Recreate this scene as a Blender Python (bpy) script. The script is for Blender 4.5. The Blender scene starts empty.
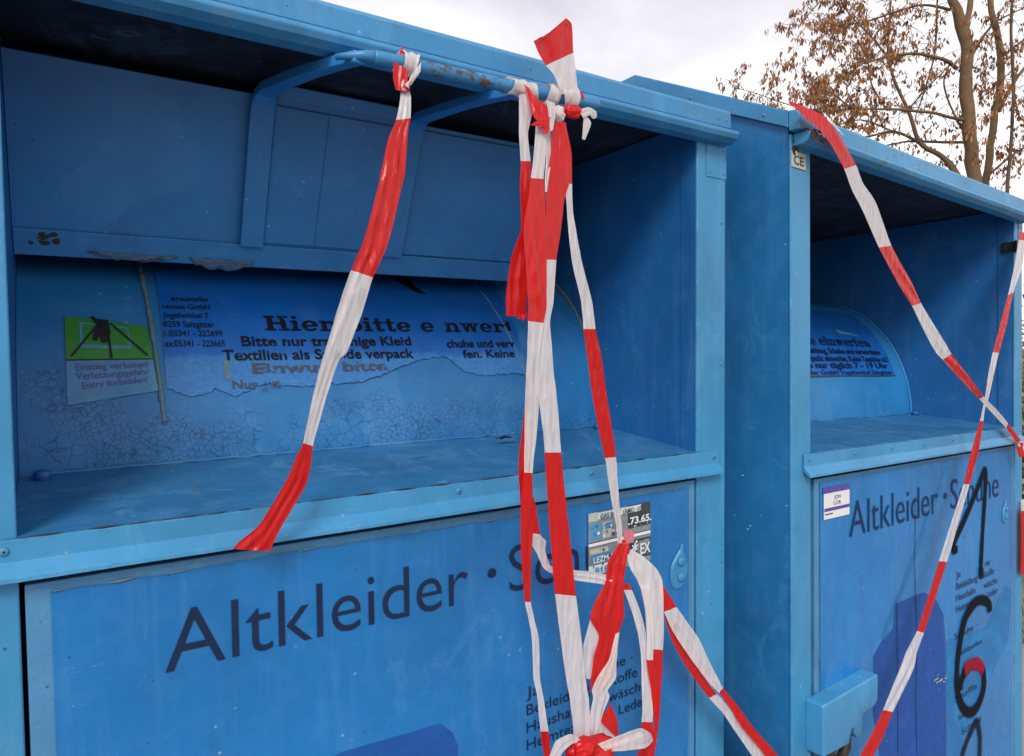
import bpy, bmesh, math, random
from mathutils import Vector, Matrix, Euler, noise
PI = math.pi
rad = math.radians
SC = bpy.context.scene
COL = SC.collection
random.seed(11)

# ------------------------------------------------------------------ camera
FPX = 689.727
CAM_LOC = Vector((0.118282, -0.864424, 1.328468))
CAM_ROT = Euler((1.5314635, 0.009383, -0.574191), 'XYZ')
cd = bpy.data.cameras.new('camera'); cam = bpy.data.objects.new('camera', cd); COL.objects.link(cam)
cam.location = CAM_LOC; cam.rotation_euler = CAM_ROT
cd.sensor_width = 36; cd.lens = FPX * 36 / 1024; cd.clip_start = 0.02; cd.clip_end = 2000
SC.camera = cam
CR = CAM_ROT.to_matrix()
# second container: pose
C2_LOC = Vector((1.21434421, -0.10524678, -0.045939)); C2_ROT = Euler((-0.024531, 0.024315, 0.057092), 'XYZ'); C2_S = 1.03
M2 = C2_ROT.to_matrix()

def ray(px, py):
    return CR @ Vector(((px - 512) / FPX, -(py - 378) / FPX, -1))
def at(px, py, Y):                      # point on the world plane y = Y
    d = ray(px, py); return CAM_LOC + d * ((Y - CAM_LOC.y) / d.y)
def at2(px, py, yl):                    # world point on a plane parallel to the second container's front
    n = M2 @ Vector((0, 1, 0)); p0 = C2_LOC + n * yl * C2_S; d = ray(px, py)
    return CAM_LOC + d * ((p0 - CAM_LOC).dot(n) / d.dot(n))
def loc2(px, py, yl=0):                 # the same in that container's own coordinates
    return (M2.transposed() @ (at2(px, py, yl) - C2_LOC)) / C2_S
def deep(px, py, D):                    # point at distance D in front of the viewpoint
    return CAM_LOC + ray(px, py) * D

# ------------------------------------------------------------------ materials
def newmat(name):
    m = bpy.data.materials.new(name); m.use_nodes = True
    nt = m.node_tree; nt.nodes.clear()
    out = nt.nodes.new('ShaderNodeOutputMaterial'); b = nt.nodes.new('ShaderNodeBsdfPrincipled')
    nt.links.new(b.outputs[0], out.inputs[0])
    return m, nt, b, out
def N(nt, t, **kw):
    n = nt.nodes.new(t)
    for k, v in kw.items():
        if k in n.inputs: n.inputs[k].default_value = v
        else: setattr(n, k, v)
    return n
def ramp(nt, src, a, b, c0=(0,0,0,1), c1=(1,1,1,1)):
    r = nt.nodes.new('ShaderNodeValToRGB'); r.color_ramp.elements[0].position = a; r.color_ramp.elements[1].position = b
    r.color_ramp.elements[0].color = c0; r.color_ramp.elements[1].color = c1
    nt.links.new(src, r.inputs[0]); return r.outputs[0]
def mix(nt, f, a, b):
    m = nt.nodes.new('ShaderNodeMix'); m.data_type = 'RGBA'
    for s, v in ((0, f), (6, a), (7, b)):
        if isinstance(v, (tuple, float, int)): m.inputs[s].default_value = v if s == 0 else (tuple(v) + (1,))[:4]
        else: nt.links.new(v, m.inputs[s])
    return m.outputs[2]
def mul(nt, a, b, op='MULTIPLY'):
    m = nt.nodes.new('ShaderNodeMath'); m.operation = op; m.use_clamp = True
    for i, v in enumerate((a, b)):
        if isinstance(v, (float, int)): m.inputs[i].default_value = v
        else: nt.links.new(v, m.inputs[i])
    return m.outputs[0]
def coords(nt, scale=(1,1,1)):
    tc = nt.nodes.new('ShaderNodeTexCoord'); mp = nt.nodes.new('ShaderNodeMapping'); mp.inputs['Scale'].default_value = scale
    nt.links.new(tc.outputs['Object'], mp.inputs[0]); return mp.outputs[0]
def noise_n(nt, vec, scale, detail=5, rough=.55, dist=0.0):
    n = N(nt, 'ShaderNodeTexNoise', Scale=scale, Detail=detail, Roughness=rough, Distortion=dist)
    nt.links.new(vec, n.inputs['Vector']); return n.outputs['Fac']

def paint(name, col, fade_z=None, rough=.42, chalk=.25, spots=.6, streaks=.35, rust=0.0, crack=0.0, edge=0.0, algae=0.0, bump=.25, dents=.5, scratch=.5):
    m, nt, b, out = newmat(name)
    v = coords(nt)
    big = noise_n(nt, v, 3.2, 6, .6)
    mid = noise_n(nt, v, 22, 6, .65)
    fine = noise_n(nt, v, 190, 3, .6)
    c = tuple(col)
    pale = tuple(min(1, x * .85 + .055 + .045 * i) for i, x in enumerate(c))
    dark = tuple(x * .68 for x in c)
    o = mix(nt, ramp(nt, big, .35, .68), tuple(x * .82 for x in c), tuple(x * 1.13 for x in c))
    o = mix(nt, mul(nt, ramp(nt, mid, .48, .75), chalk), o, pale)
    o = mix(nt, mul(nt, ramp(nt, fine, .56, .76), chalk * 1.2), o, dark)
    vs = coords(nt, (1, 1, .09))        # rain streaks running down
    st = noise_n(nt, vs, 34, 4, .6)
    o = mix(nt, mul(nt, ramp(nt, st, .52, .74), streaks * .6), o, pale)
    st2 = noise_n(nt, coords(nt, (1.2, 1.2, .06)), 21, 5, .65)
    o = mix(nt, mul(nt, ramp(nt, st2, .56, .8), streaks * .55), o, tuple(x * .6 + .01 for x in c))
    if fade_z:
        sf = nt.nodes.new('ShaderNodeSeparateXYZ'); nt.links.new(v, sf.inputs[0])
        fz = nt.nodes.new('ShaderNodeMapRange'); fz.inputs[1].default_value = fade_z[0]; fz.inputs[2].default_value = fade_z[1]; nt.links.new(sf.outputs[2], fz.inputs[0])
        fm_ = ramp(nt, mul(nt, mul(nt, fz.outputs[0], .6), mul(nt, noise_n(nt, v, 30, 7, .7), .55), 'ADD'), .48, .62)
        cr_ = noise_n(nt, coords(nt, (1, 1, 2)), 85, 6, .8, 1.5)
        o = mix(nt, mul(nt, fm_, .58), o, mix(nt, ramp(nt, cr_, .4, .62), (.020, .19, .48), (.085, .31, .56)))
    # chips and specks
    vo = N(nt, 'ShaderNodeTexVoronoi', Scale=46.0); nt.links.new(v, vo.inputs['Vector'])
    sp = mul(nt, ramp(nt, vo.outputs['Distance'], .05, .10, (1,1,1,1), (0,0,0,1)), ramp(nt, mid, .5, .56))
    o = mix(nt, mul(nt, sp, spots), o, (.02, .035, .06))
    vo2 = N(nt, 'ShaderNodeTexVoronoi', Scale=31.0); nt.links.new(coords(nt, (1.1, .9, 1.3)), vo2.inputs['Vector'])
    sp2 = mul(nt, ramp(nt, vo2.outputs['Distance'], .04, .09, (1,1,1,1), (0,0,0,1)), ramp(nt, big, .52, .56))
    o = mix(nt, mul(nt, sp2, spots * .8), o, (.42, .55, .62))
    # rubbed and faded areas with an edge of their own
    rb = noise_n(nt, coords(nt, (1, 1, .55)), 7.5, 8, .72, .8)
    o = mix(nt, mul(nt, ramp(nt, rb, .565, .60), chalk * 1.1), o, pale)
    rb2 = noise_n(nt, coords(nt, (1.3, 1.3, .35)), 10.5, 8, .75, .6)
    o = mix(nt, mul(nt, ramp(nt, rb2, .60, .66), .16 + chalk * .6), o, tuple(x * .55 + .006 for x in c))
    s3 = noise_n(nt, coords(nt, (1.2, 1.2, 16)), 5, 2, .5, 1.6)
    sc3 = mul(nt, mul(nt, ramp(nt, s3, .498, .501), ramp(nt, s3, .501, .504, (1,1,1,1), (0,0,0,1))), ramp(nt, noise_n(nt, v, 13, 3), .54, .58))
    o = mix(nt, mul(nt, sc3, scratch), o, tuple(min(1, x + .12) for x in pale))
    # hairline scratches
    if scratch:
        s = noise_n(nt, coords(nt, (9, 9, .9)), 14, 3, .5, 1.2)
        sc = mul(nt, ramp(nt, s, .497, .503), ramp(nt, s, .503, .509, (1,1,1,1), (0,0,0,1)))
        sc = mul(nt, sc, ramp(nt, mid, .52, .6))
        o = mix(nt, mul(nt, sc, scratch * .6), o, pale)
    if algae:
        al = mul(nt, ramp(nt, noise_n(nt, v, 55, 6, .75), .53, .62), ramp(nt, noise_n(nt, v, 6, 3), .45, .58))
        o = mix(nt, mul(nt, al, algae), o, (.10, .13, .055))
    if edge:
        bv = nt.nodes.new('ShaderNodeBevel'); bv.samples = 4; bv.inputs['Radius'].default_value = .0035
        ge = nt.nodes.new('ShaderNodeNewGeometry'); dt = nt.nodes.new('ShaderNodeVectorMath'); dt.operation = 'DOT_PRODUCT'
        nt.links.new(bv.outputs[0], dt.inputs[0]); nt.links.new(ge.outputs['True Normal'], dt.inputs[1])
        em = ramp(nt, dt.outputs['Value'], .80, .985, (1,1,1,1), (0,0,0,1))
        en = ramp(nt, noise_n(nt, coords(nt, (1, 1, 1)), 42, 7, .72), .50, .57)
        o = mix(nt, mul(nt, mul(nt, em, en), edge), o, mix(nt, ramp(nt, mid, .44, .54), (.03, .045, .06), tuple(min(1, x * 1.3 + .10) for x in pale)))
    hb = mix(nt, .5, fine, mid)
    if crack:
        ve = N(nt, 'ShaderNodeTexVoronoi', Scale=56.0); ve.feature = 'DISTANCE_TO_EDGE'
        wv = nt.nodes.new('ShaderNodeVectorMath'); wv.operation = 'ADD'
        nz = N(nt, 'ShaderNodeTexNoise', Scale=30.0); nt.links.new(v, nz.inputs['Vector'])
        ms = nt.nodes.new('ShaderNodeVectorMath'); ms.operation = 'SCALE'; ms.inputs['Scale'].default_value = .02
        nt.links.new(nz.outputs['Color'], ms.inputs[0]); nt.links.new(v, wv.inputs[0]); nt.links.new(ms.outputs[0], wv.inputs[1])
        nt.links.new(wv.outputs[0], ve.inputs['Vector'])
        line = ramp(nt, ve.outputs['Distance'], .010, .050, (1,1,1,1), (0,0,0,1))
        ve2 = N(nt, 'ShaderNodeTexVoronoi', Scale=125.0); ve2.feature = 'DISTANCE_TO_EDGE'; nt.links.new(wv.outputs[0], ve2.inputs['Vector'])
        line2 = ramp(nt, ve2.outputs['Distance'], .02, .10, (1,1,1,1), (0,0,0,1))
        sx = nt.nodes.new('ShaderNodeSeparateXYZ'); nt.links.new(v, sx.inputs[0])
        # the lower part of the drum has crazed most
        zr = nt.nodes.new('ShaderNodeMapRange'); zr.inputs[1].default_value = 1.30; zr.inputs[2].default_value = 1.19
        xl = nt.nodes.new('ShaderNodeMapRange'); xl.inputs[1].default_value = .20; xl.inputs[2].default_value = .09; xl.inputs[4].default_value = .10; nt.links.new(sx.outputs[0], xl.inputs[0])
        zz = nt.nodes.new('ShaderNodeMath'); zz.operation = 'SUBTRACT'; nt.links.new(sx.outputs[2], zz.inputs[0]); nt.links.new(xl.outputs[0], zz.inputs[1]); nt.links.new(zz.outputs[0], zr.inputs[0])
        mask = mul(nt, ramp(nt, mul(nt, zr.outputs[0], ramp(nt, noise_n(nt, v, 9, 3), .3, .62)), .25, .5), crack)
        sel = ramp(nt, noise_n(nt, v, 6, 2), .48, .56)
        ln = mix(nt, sel, line, line2)
        lm = mul(nt, ln, mask)
        o = mix(nt, mul(nt, lm, .9), o, tuple(x * .30 for x in c))
        o = mix(nt, mul(nt, mul(nt, mask, .28), ramp(nt, mid, .4, .6)), o, pale)
        hb = mix(nt, lm, hb, (0, 0, 0))
    if rust:
        rn = noise_n(nt, coords(nt, (1, 1, 1.6)), 38, 8, .75)
        rm = mul(nt, ramp(nt, rn, .50, .56), ramp(nt, noise_n(nt, v, 7, 2), .66 - rust * .3, .74 - rust * .3))
        o = mix(nt, rm, o, mix(nt, fine, (.035, .024, .02), (.13, .085, .06)))
        r2 = mix(nt, rm, (rough,) * 3, (.85,) * 3); nt.links.new(r2, b.inputs['Roughness'])
    else:
        rr = nt.nodes.new('ShaderNodeMapRange'); rr.inputs[3].default_value = rough - .1; rr.inputs[4].default_value = rough + .16
        nt.links.new(mid, rr.inputs[0]); nt.links.new(rr.outputs[0], b.inputs['Roughness'])
    nt.links.new(o, b.inputs['Base Color'])
    bp = N(nt, 'ShaderNodeBump', Strength=bump, Distance=.0012); nt.links.new(hb, bp.inputs['Height'])
    bp2 = N(nt, 'ShaderNodeBump', Strength=dents, Distance=.006)
    nt.links.new(noise_n(nt, v, 5.5, 2, .4), bp2.inputs['Height']); nt.links.new(bp2.outputs[0], bp.inputs['Normal'])
    nt.links.new(bp.outputs[0], b.inputs['Normal'])
    b.inputs['Specular IOR Level'].default_value = .5
    return m

def plain(name, col, rough=.6, var=.25, scale=60, metal=0, bump=.15):
    m, nt, b, out = newmat(name)
    v = coords(nt); n = noise_n(nt, v, scale, 5, .6)
    nt.links.new(mix(nt, n, tuple(x * (1 - var) for x in col), tuple(min(1, x * (1 + var)) for x in col)), b.inputs['Base Color'])
    b.inputs['Roughness'].default_value = rough; b.inputs['Metallic'].default_value = metal
    bp = N(nt, 'ShaderNodeBump', Strength=bump, Distance=.001); nt.links.new(n, bp.inputs['Height']); nt.links.new(bp.outputs[0], b.inputs['Normal'])
    return m

def worn(name, col, alpha=1.0, wear=.0, rough=.5, scale=70, fade=None, specks=.3):
    """lettering film: eroded by small holes where the print has flaked off"""
    m, nt, b, out = newmat(name)
    v = coords(nt); n = noise_n(nt, v, scale, 6, .7); n2 = noise_n(nt, v, 14, 3, .5)
    c = mix(nt, ramp(nt, n, .4, .7), col, fade or tuple(min(1, x * 1.25 + .002) for x in col))
    nt.links.new(c, b.inputs['Base Color']); b.inputs['Roughness'].default_value = rough; b.inputs['Specular IOR Level'].default_value = .2
    tr = nt.nodes.new('ShaderNodeBsdfTransparent'); ms = nt.nodes.new('ShaderNodeMixShader')
    ad = mul(nt, mul(nt, n, .65), mul(nt, n2, .35), 'ADD')
    mx_ = nt.nodes.new('ShaderNodeMath'); mx_.operation = 'MAXIMUM'; mx_.inputs[1].default_value = 0; nt.links.new(ramp(nt, ad, .66 - wear * .3, .69 - wear * .3), mx_.inputs[0])
    if alpha < 1: nt.links.new(mul(nt, ramp(nt, n2, .3, .7), (1 - alpha) * 1.6), mx_.inputs[1])
    nt.links.new(mx_.outputs[0], ms.inputs[0])
    nt.links.new(b.outputs[0], ms.inputs[1]); nt.links.new(tr.outputs[0], ms.inputs[2]); nt.links.new(ms.outputs[0], out.inputs[0])
    return m

def spray(name, col, dens=1.0):
    m, nt, b, out = newmat(name)
    v = coords(nt); n = noise_n(nt, v, 260, 3, .7)
    a = nt.nodes.new('ShaderNodeAttribute'); a.attribute_name = 'core'
    f = mul(nt, a.outputs['Fac'], 1.0)
    f2 = ramp(nt, mul(nt, f, mul(nt, n, .5, 'ADD')),   .12, .75)
    f2 = mul(nt, f2, dens)
    b.inputs['Base Color'].default_value = (*col, 1); b.inputs['Roughness'].default_value = .7; b.inputs['Specular IOR Level'].default_value = .08
    tr = nt.nodes.new('ShaderNodeBsdfTransparent'); ms = nt.nodes.new('ShaderNodeMixShader')
    nt.links.new(f2, ms.inputs[0]); nt.links.new(tr.outputs[0], ms.inputs[1]); nt.links.new(b.outputs[0], ms.inputs[2]); nt.links.new(ms.outputs[0], out.inputs[0])
    return m

def tapemat(name, col, trans):
    m, nt, b, out = newmat(name)
    v = coords(nt); n = noise_n(nt, v, 70, 5, .65); n2 = noise_n(nt, coords(nt, (1, 1, .12)), 210, 3, .6)
    cc = mix(nt, mul(nt, n, .5), col, tuple(x * .78 for x in col))
    nt.links.new(cc, b.inputs['Base Color']); b.inputs['Roughness'].default_value = .30
    b.inputs['Specular IOR Level'].default_value = .5
    bp = N(nt, 'ShaderNodeBump', Strength=.55, Distance=.0014); nt.links.new(mix(nt, .6, n, n2), bp.inputs['Height']); nt.links.new(bp.outputs[0], b.inputs['Normal'])
    vc = N(nt, 'ShaderNodeTexVoronoi', Scale=62.0); vc.feature = 'F1'; nt.links.new(coords(nt, (1.6, 1.6, .45)), vc.inputs['Vector'])
    bq = N(nt, 'ShaderNodeBump', Strength=.45, Distance=.006); nt.links.new(vc.outputs['Distance'], bq.inputs['Height']); nt.links.new(bq.outputs[0], bp.inputs['Normal'])
    tl = nt.nodes.new('ShaderNodeBsdfTranslucent'); nt.links.new(cc, tl.inputs[0]); nt.links.new(bp.outputs[0], tl.inputs['Normal'])
    ms = nt.nodes.new('ShaderNodeMixShader'); ms.inputs[0].default_value = trans
    nt.links.new(b.outputs[0], ms.inputs[1]); nt.links.new(tl.outputs[0], ms.inputs[2]); nt.links.new(ms.outputs[0], out.inputs[0])
    return m

BLUE = (.040, .235, .46)
M = {}
M['post'] = paint('pale_blue_paint', (.036, .236, .455), spots=.8, edge=.8, streaks=.6, algae=.18)
M['roof'] = paint('roof_blue_paint', (.032, .215, .435), spots=.5, streaks=.3, algae=.35, edge=.7)
M['roof2'] = paint('mossy_roof_blue_paint', (.036, .235, .455), spots=.7, streaks=.4, algae=.95, edge=1.0)
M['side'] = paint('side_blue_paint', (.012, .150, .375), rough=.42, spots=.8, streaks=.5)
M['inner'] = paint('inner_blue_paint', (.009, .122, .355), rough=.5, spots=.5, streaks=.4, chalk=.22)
M['flap'] = paint('flap_blue_paint', (.024, .200, .50), edge=.35, rough=.45, spots=.7, chalk=.22, streaks=.15)
M['ceiling'] = paint('underside_painted_shade', (.002, .007, .018), rough=.8, spots=.2)  # near-black base colour puts the chamber's deep shade into the ceiling
M['shelf'] = paint('shelf_blue_paint', (.026, .170, .385), rough=.42, spots=1, chalk=.6, streaks=0, algae=.4, scratch=.9)
M['sill'] = paint('sill_blue_paint', (.038, .245, .475), edge=.8, rough=.38, spots=.5, streaks=.3, algae=.25)
M['door'] = paint('door_sheet_paint', (.060, .22, .42), rough=.45, chalk=.5)
M['film'] = paint('door_film_blue', (.008, .154, .43), rough=.25, chalk=.24, spots=.6, streaks=.6, dents=.7)
M['film2'] = paint('second_door_film_blue', (.008, .172, .47), rough=.24, chalk=.24, spots=.6, streaks=.6, dents=.6)
M['drum'] = paint('crazed_drum_paint', (.013, .175, .445), rough=.45, chalk=.3, streaks=.2, crack=1, rust=0, algae=.15)
M['drum2'] = paint('clean_drum_paint', (.018, .22, .52), rough=.45, chalk=.2, streaks=.2, algae=.15)
M['notice'] = paint('notice_film_blue', (.004, .122, .48), fade_z=(1.345, 1.300), rough=.35, chalk=.12, spots=.3, streaks=.2)
M['notice2'] = paint('clean_notice_film_blue', (.004, .135, .53), rough=.35, chalk=.12, spots=.3, streaks=.2)
M['notice_faded'] = paint('faded_notice_film', (.032, .19, .43), rough=.5, chalk=.5, spots=.8, streaks=.1)
M['sealant'] = plain('grey_sealant', (.11, .20, .225), .7, .4, 90)
M['pipe'] = paint('handle_blue_paint', (.032, .195, .42), rough=.4, spots=.6, rust=.62, streaks=0)
M['rivet'] = plain('rivet_blue', (.045, .22, .40), .4, .3, 200)
M['cover'] = paint('lock_cover_paint', (.035, .23, .46), spots=.6, chalk=.4)
M['lockbox'] = paint('lock_box_paint', (.045, .26, .49), spots=.9, rust=.32, chalk=.35, edge=1.0)
M['dark'] = plain('rusty_dark_steel', (.03, .022, .018), .6, .6, 90)
M['ink'] = worn('navy_lettering', (.008, .018, .055), wear=.06)
M['ink2'] = worn('blue_black_lettering', (.006, .02, .075), wear=.10)
M['black_print'] = worn('flaking_black_print', (.006, .006, .012), wear=.24, scale=120)
M['orange_print'] = worn('flaking_brown_print', (.085, .075, .085), wear=.48, scale=150, fade=(.05, .085, .16))
M['small_print'] = worn('small_black_print', (.010, .012, .03), wear=.30, scale=150)
M['blue_print'] = worn('dark_blue_print', (.004, .012, .06), wear=.12, scale=150)
M['purple'] = worn('violet_film', (.020, .085, .38), alpha=.62, wear=.0, fade=(.014, .12, .41))
M['purple2'] = worn('strong_violet_film', (.022, .068, .34), alpha=.66, wear=.0, fade=(.014, .115, .42))
M['cyan'] = worn('light_blue_film', (.030, .22, .52), alpha=.55, wear=.0, fade=(.026, .20, .50))
M['green'] = plain('sticker_green', (.035, .24, .03), .45, .3, 60)
M['pictoblue'] = plain('sticker_faded_blue', (.07, .26, .45), .5, .3, 80)
M['black'] = plain('black_print', (.008, .008, .010), .5, .3, 80)
M['white'] = plain('white_sticker', (.72, .70, .72), .45, .08, 60)
M['ivory'] = plain('dirty_ivory_sticker', (.42, .44, .38), .5, .3, 120)
M['violet'] = plain('violet_print', (.07, .06, .28), .45, .1, 60)
M['grey'] = plain('grey_sticker_print', (.20, .23, .24), .5, .6, 160)
M['darkgrey'] = plain('dark_sticker_print', (.035, .045, .05), .5, .5, 160)
M['stickblue'] = plain('sticker_blue_print', (.03, .22, .45), .5, .4, 160)
M['palesticker'] = plain('pale_sticker_print', (.60, .68, .70), .5, .2, 160)
M['stickpink'] = plain('sticker_pink_print', (.55, .16, .20), .5, .3, 160)
M['peeledge'] = plain('pale_brown_peeled_edge', (.10, .17, .23), .7, .7, 60)
M['peel'] = plain('peeled_grey_film', (.055, .12, .22), .5, .5, 90, bump=.6)
M['leaf'] = plain('dead_leaf', (.012, .010, .014), .6, .4, 80)
M['red'] = tapemat('red_tape_film', (.80, .014, .014), .36)
M['wht'] = tapemat('white_tape_film', (.92, .84, .81), .42)
M['spray'] = spray('black_spray', (.006, .006, .010))
M['sprayred'] = spray('red_spray', (.30, .012, .03), .85)
M['spraythin'] = spray('thin_black_spray', (.012, .010, .02), .8)

# ------------------------------------------------------------------ mesh builder
class MB:
    def __init__(s): s.v = []; s.f = []; s.mi = []; s.mats = []; s.core = None; s.smooth = []
    def slot(s, m):
        if m not in s.mats: s.mats.append(m)
        return s.mats.index(m)
    def add(s, verts, faces, m, smooth=False):
        o = len(s.v); k = s.slot(m); s.v += [tuple(p) for p in verts]
        for f in faces: s.f.append(tuple(i + o for i in f)); s.mi.append(k); s.smooth.append(smooth)
        return s
    def box(s, x0, x1, y0, y1, z0, z1, m):
        v = [(x, y, z) for x in (x0, x1) for y in (y0, y1) for z in (z0, z1)]
        return s.add(v, [(0,1,3,2), (4,6,7,5), (0,4,5,1), (2,3,7,6), (0,2,6,4), (1,5,7,3)], m)
    def prism_x(s, prof, x0, x1, m, n=1, smooth=False):     # profile in (y,z), extruded along x
        k = len(prof); v = []
        for i in range(n + 1):
            x = x0 + (x1 - x0) * i / n; v += [(x, y, z) for y, z in prof]
        f = [tuple(range(k)), tuple(range(n * k, n * k + k))[::-1]]
        for i in range(n):
            for j in range(k): a = i * k + j; b = i * k + (j + 1) % k; f.append((a, a + k, b + k, b))
        return s.add(v, f, m, smooth)
    def tube(s, pts, radii, m, n=12, cap=True):
        o = []; pts = [Vector(p) for p in pts]; up = None
        for i, p in enumerate(pts):
            t = (pts[min(i + 1, len(pts) - 1)] - pts[max(i - 1, 0)]).normalized()
            if up is None: up = t.orthogonal()
            up = (up - t * up.dot(t)).normalized(); sd = t.cross(up)
            r = radii[i] if isinstance(radii, (list, tuple)) else radii
            for k in range(n): a = 2 * PI * k / n; o.append(p + (up * math.cos(a) + sd * math.sin(a)) * r)
        f = []
        for i in range(len(pts) - 1):
            for k in range(n): a = i * n + k; b = i * n + (k + 1) % n; f.append((a, b, b + n, a + n))
        if cap: f.append(tuple(range(n))[::-1]); f.append(tuple(range((len(pts) - 1) * n, len(pts) * n)))
        return s.add(o, f, m, True)
    def build(s, name, parent=None, bevel=0, mat=None, seg=2, normals=True):
        me = bpy.data.meshes.new(name); me.from_pydata(s.v, [], s.f)
        for m in s.mats: me.materials.append(m)
        me.polygons.foreach_set('material_index', s.mi); me.polygons.foreach_set('use_smooth', s.smooth)
        if s.core is not None:
            a = me.attributes.new('core', 'FLOAT', 'POINT'); a.data.foreach_set('value', s.core)
        if normals:
            bm = bmesh.new(); bm.from_mesh(me); bmesh.ops.recalc_face_normals(bm, faces=bm.faces[:]); bm.to_mesh(me); bm.free()
        me.update()
        o = bpy.data.objects.new(name, me); COL.objects.link(o); o.parent = parent
        if bevel:
            b = o.modifiers.new('bevel', 'BEVEL'); b.width = bevel; b.segments = seg; b.limit_method = 'ANGLE'; b.angle_limit = rad(40)
            b.harden_normals = False
        return o

def tag(o, label=None, cat=None, group=None, kind=None):
    if label: o['label'] = label
    if cat: o['category'] = cat
    if group: o['group'] = group
    if kind: o['kind'] = kind
    return o

# ------------------------------------------------------------------ text
_tc = {}
def text2d(s, bold=0.0):
    key = (s, bold)
    if key in _tc: return _tc[key]
    cu = bpy.data.curves.new('t', 'FONT'); cu.body = s; cu.size = 1; cu.offset = bold; cu.resolution_u = 4; cu.fill_mode = 'BOTH'
    ob = bpy.data.objects.new('t', cu); COL.objects.link(ob)
    dg = bpy.context.evaluated_depsgraph_get(); me = ob.evaluated_get(dg).to_mesh()
    v = [(p.co.x, p.co.y) for p in me.vertices]; f = [tuple(p.vertices) for p in me.polygons]
    ob.evaluated_get(dg).to_mesh_clear(); bpy.data.objects.remove(ob); bpy.data.curves.remove(cu)
    _tc[key] = (v, f); return v, f
def fit_text(s, x0, x1, y0, cap, bold=0.0):
    """text scaled to run from x0 to x1 with the given capital height"""
    v, f = text2d(s, bold); a = min(p[0] for p in v); b = max(p[0] for p in v)
    cv, _ = text2d('H', 0); ch = max(p[1] for p in cv)
    return [(x0 + (p[0] - a) / (b - a) * (x1 - x0), y0 + p[1] / ch * cap) for p in v], f
def put_text(mb, s, x0, x1, y0, cap, fn, mat, bold=0.0, cut=None):
    v, f = fit_text(s, x0, x1, y0, cap, bold)
    if cut:
        bm = bmesh.new(); vs = [bm.verts.new((a, b, 0)) for a, b in v]
        for q in f:
            try: bm.faces.new([vs[i] for i in q])
            except ValueError: pass
        bmesh.ops.bisect_plane(bm, geom=bm.verts[:] + bm.edges[:] + bm.faces[:], plane_co=(cut, 0, 0), plane_no=(1, 0, 0), clear_outer=True)
        bm.verts.ensure_lookup_table(); bm.verts.index_update()
        v = [(p.co.x, p.co.y) for p in bm.verts]; f = [tuple(q.index for q in p.verts) for p in bm.faces]; bm.free()
    mb.add([fn(a, b) for a, b in v], f, mat)

# slab-serif capitals and small letters for the bold heading, as rectangles, rings and slants
def glyph(ch):
    P = []
    def r(x0, y0, x1, y1): P.append([(x0, y0), (x1, y0), (x1, y1), (x0, y1)])
    def arc(cx, cy, rx, ry, th, a0, a1, n=14, tx=None):
        tx = tx or th
        for i in range(n):
            a = rad(a0 + (a1 - a0) * i / n); b = rad(a0 + (a1 - a0) * (i + 1) / n)
            P.append([(cx + rx * math.cos(a), cy + ry * math.sin(a)), (cx + rx * math.cos(b), cy + ry * math.sin(b)),
                      (cx + (rx - tx) * math.cos(b), cy + (ry - th) * math.sin(b)), (cx + (rx - tx) * math.cos(a), cy + (ry - th) * math.sin(a))])
    if ch == 'H':
        r(.1, .13, .32, .87); r(.62, .13, .84, .87)
        for x in (.0, .52): r(x, 0, x + .42, .13); r(x, .87, x + .42, 1)
        r(.32, .43, .62, .57); return P, 1.0
    if ch == 'i': r(.1, .12, .3, .7); r(0, 0, .4, .12); r(0, .58, .1, .7); r(.09, .8, .31, 1); return P, .46
    if ch == 'e': arc(.34, .35, .34, .37, .12, 25, 325, tx=.19); r(.18, .3, .66, .4); P.append([(.47, .40), (.66, .40), (.66, .46), (.49, .52)]); return P, .74
    if ch == 'r': r(.1, .12, .3, .7); r(0, 0, .42, .12); r(0, .58, .1, .7); arc(.45, .42, .2, .28, .12, 30, 150, tx=.13); r(.48, .44, .66, .6); return P, .68
    if ch == 'b': r(.1, 0, .29, 1); r(0, .88, .1, 1); arc(.41, .35, .34, .37, .12, -110, 110, tx=.19); return P, .80
    if ch == 't': r(.12, .1, .31, .95); r(0, .58, .12, .7); r(.31, .58, .46, .7); r(.17, 0, .42, .12); r(.38, .02, .48, .2); return P, .54
    if ch == 'n':
        r(.1, .12, .29, .7); r(0, 0, .38, .12); r(0, .58, .1, .7); arc(.46, .42, .25, .28, .13, 0, 140, tx=.19); r(.52, .12, .71, .42); r(.44, 0, .8, .12); return P, .84
    if ch == 'w':
        for x in (.1, .48): P.append([(x, .6), (x + .19, .6), (x + .28, 0), (x + .14, 0)]); P.append([(x + .14, 0), (x + .28, 0), (x + .40, .6), (x + .29, .6)])
        r(0, .58, .36, .7); r(.42, .6, .70, .7); r(.76, .58, 1.02, .7); return P, 1.06
    if ch == 'f': r(.12, .12, .31, .78); r(0, 0, .42, .12); r(0, .58, .12, .7); r(.31, .58, .46, .7); arc(.40, .75, .28, .25, .12, 40, 180, tx=.19); return P, .58
    return P, .42
def put_slab(mb, s, x0, x1, y0, cap, fn, mat, cut=None, skip=()):
    adv = []; w = 0
    for c in s: g, a = glyph(c); adv.append((g, w)); w += a
    k = (x1 - x0) / w; e = 0
    for i, (g, ox) in enumerate(adv):
        if i in skip: continue
        for poly in g:
            pts = [(x0 + (ox + a) * k, y0 + b * cap) for a, b in poly]
            if cut and max(p[0] for p in pts) > cut: continue
            # split in two across so that it follows the curve
            e = (e + 1) % 7
            mb.add([fn(a, b, e * .00004) for a, b in pts], [tuple(range(len(pts)))], mat)

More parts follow.
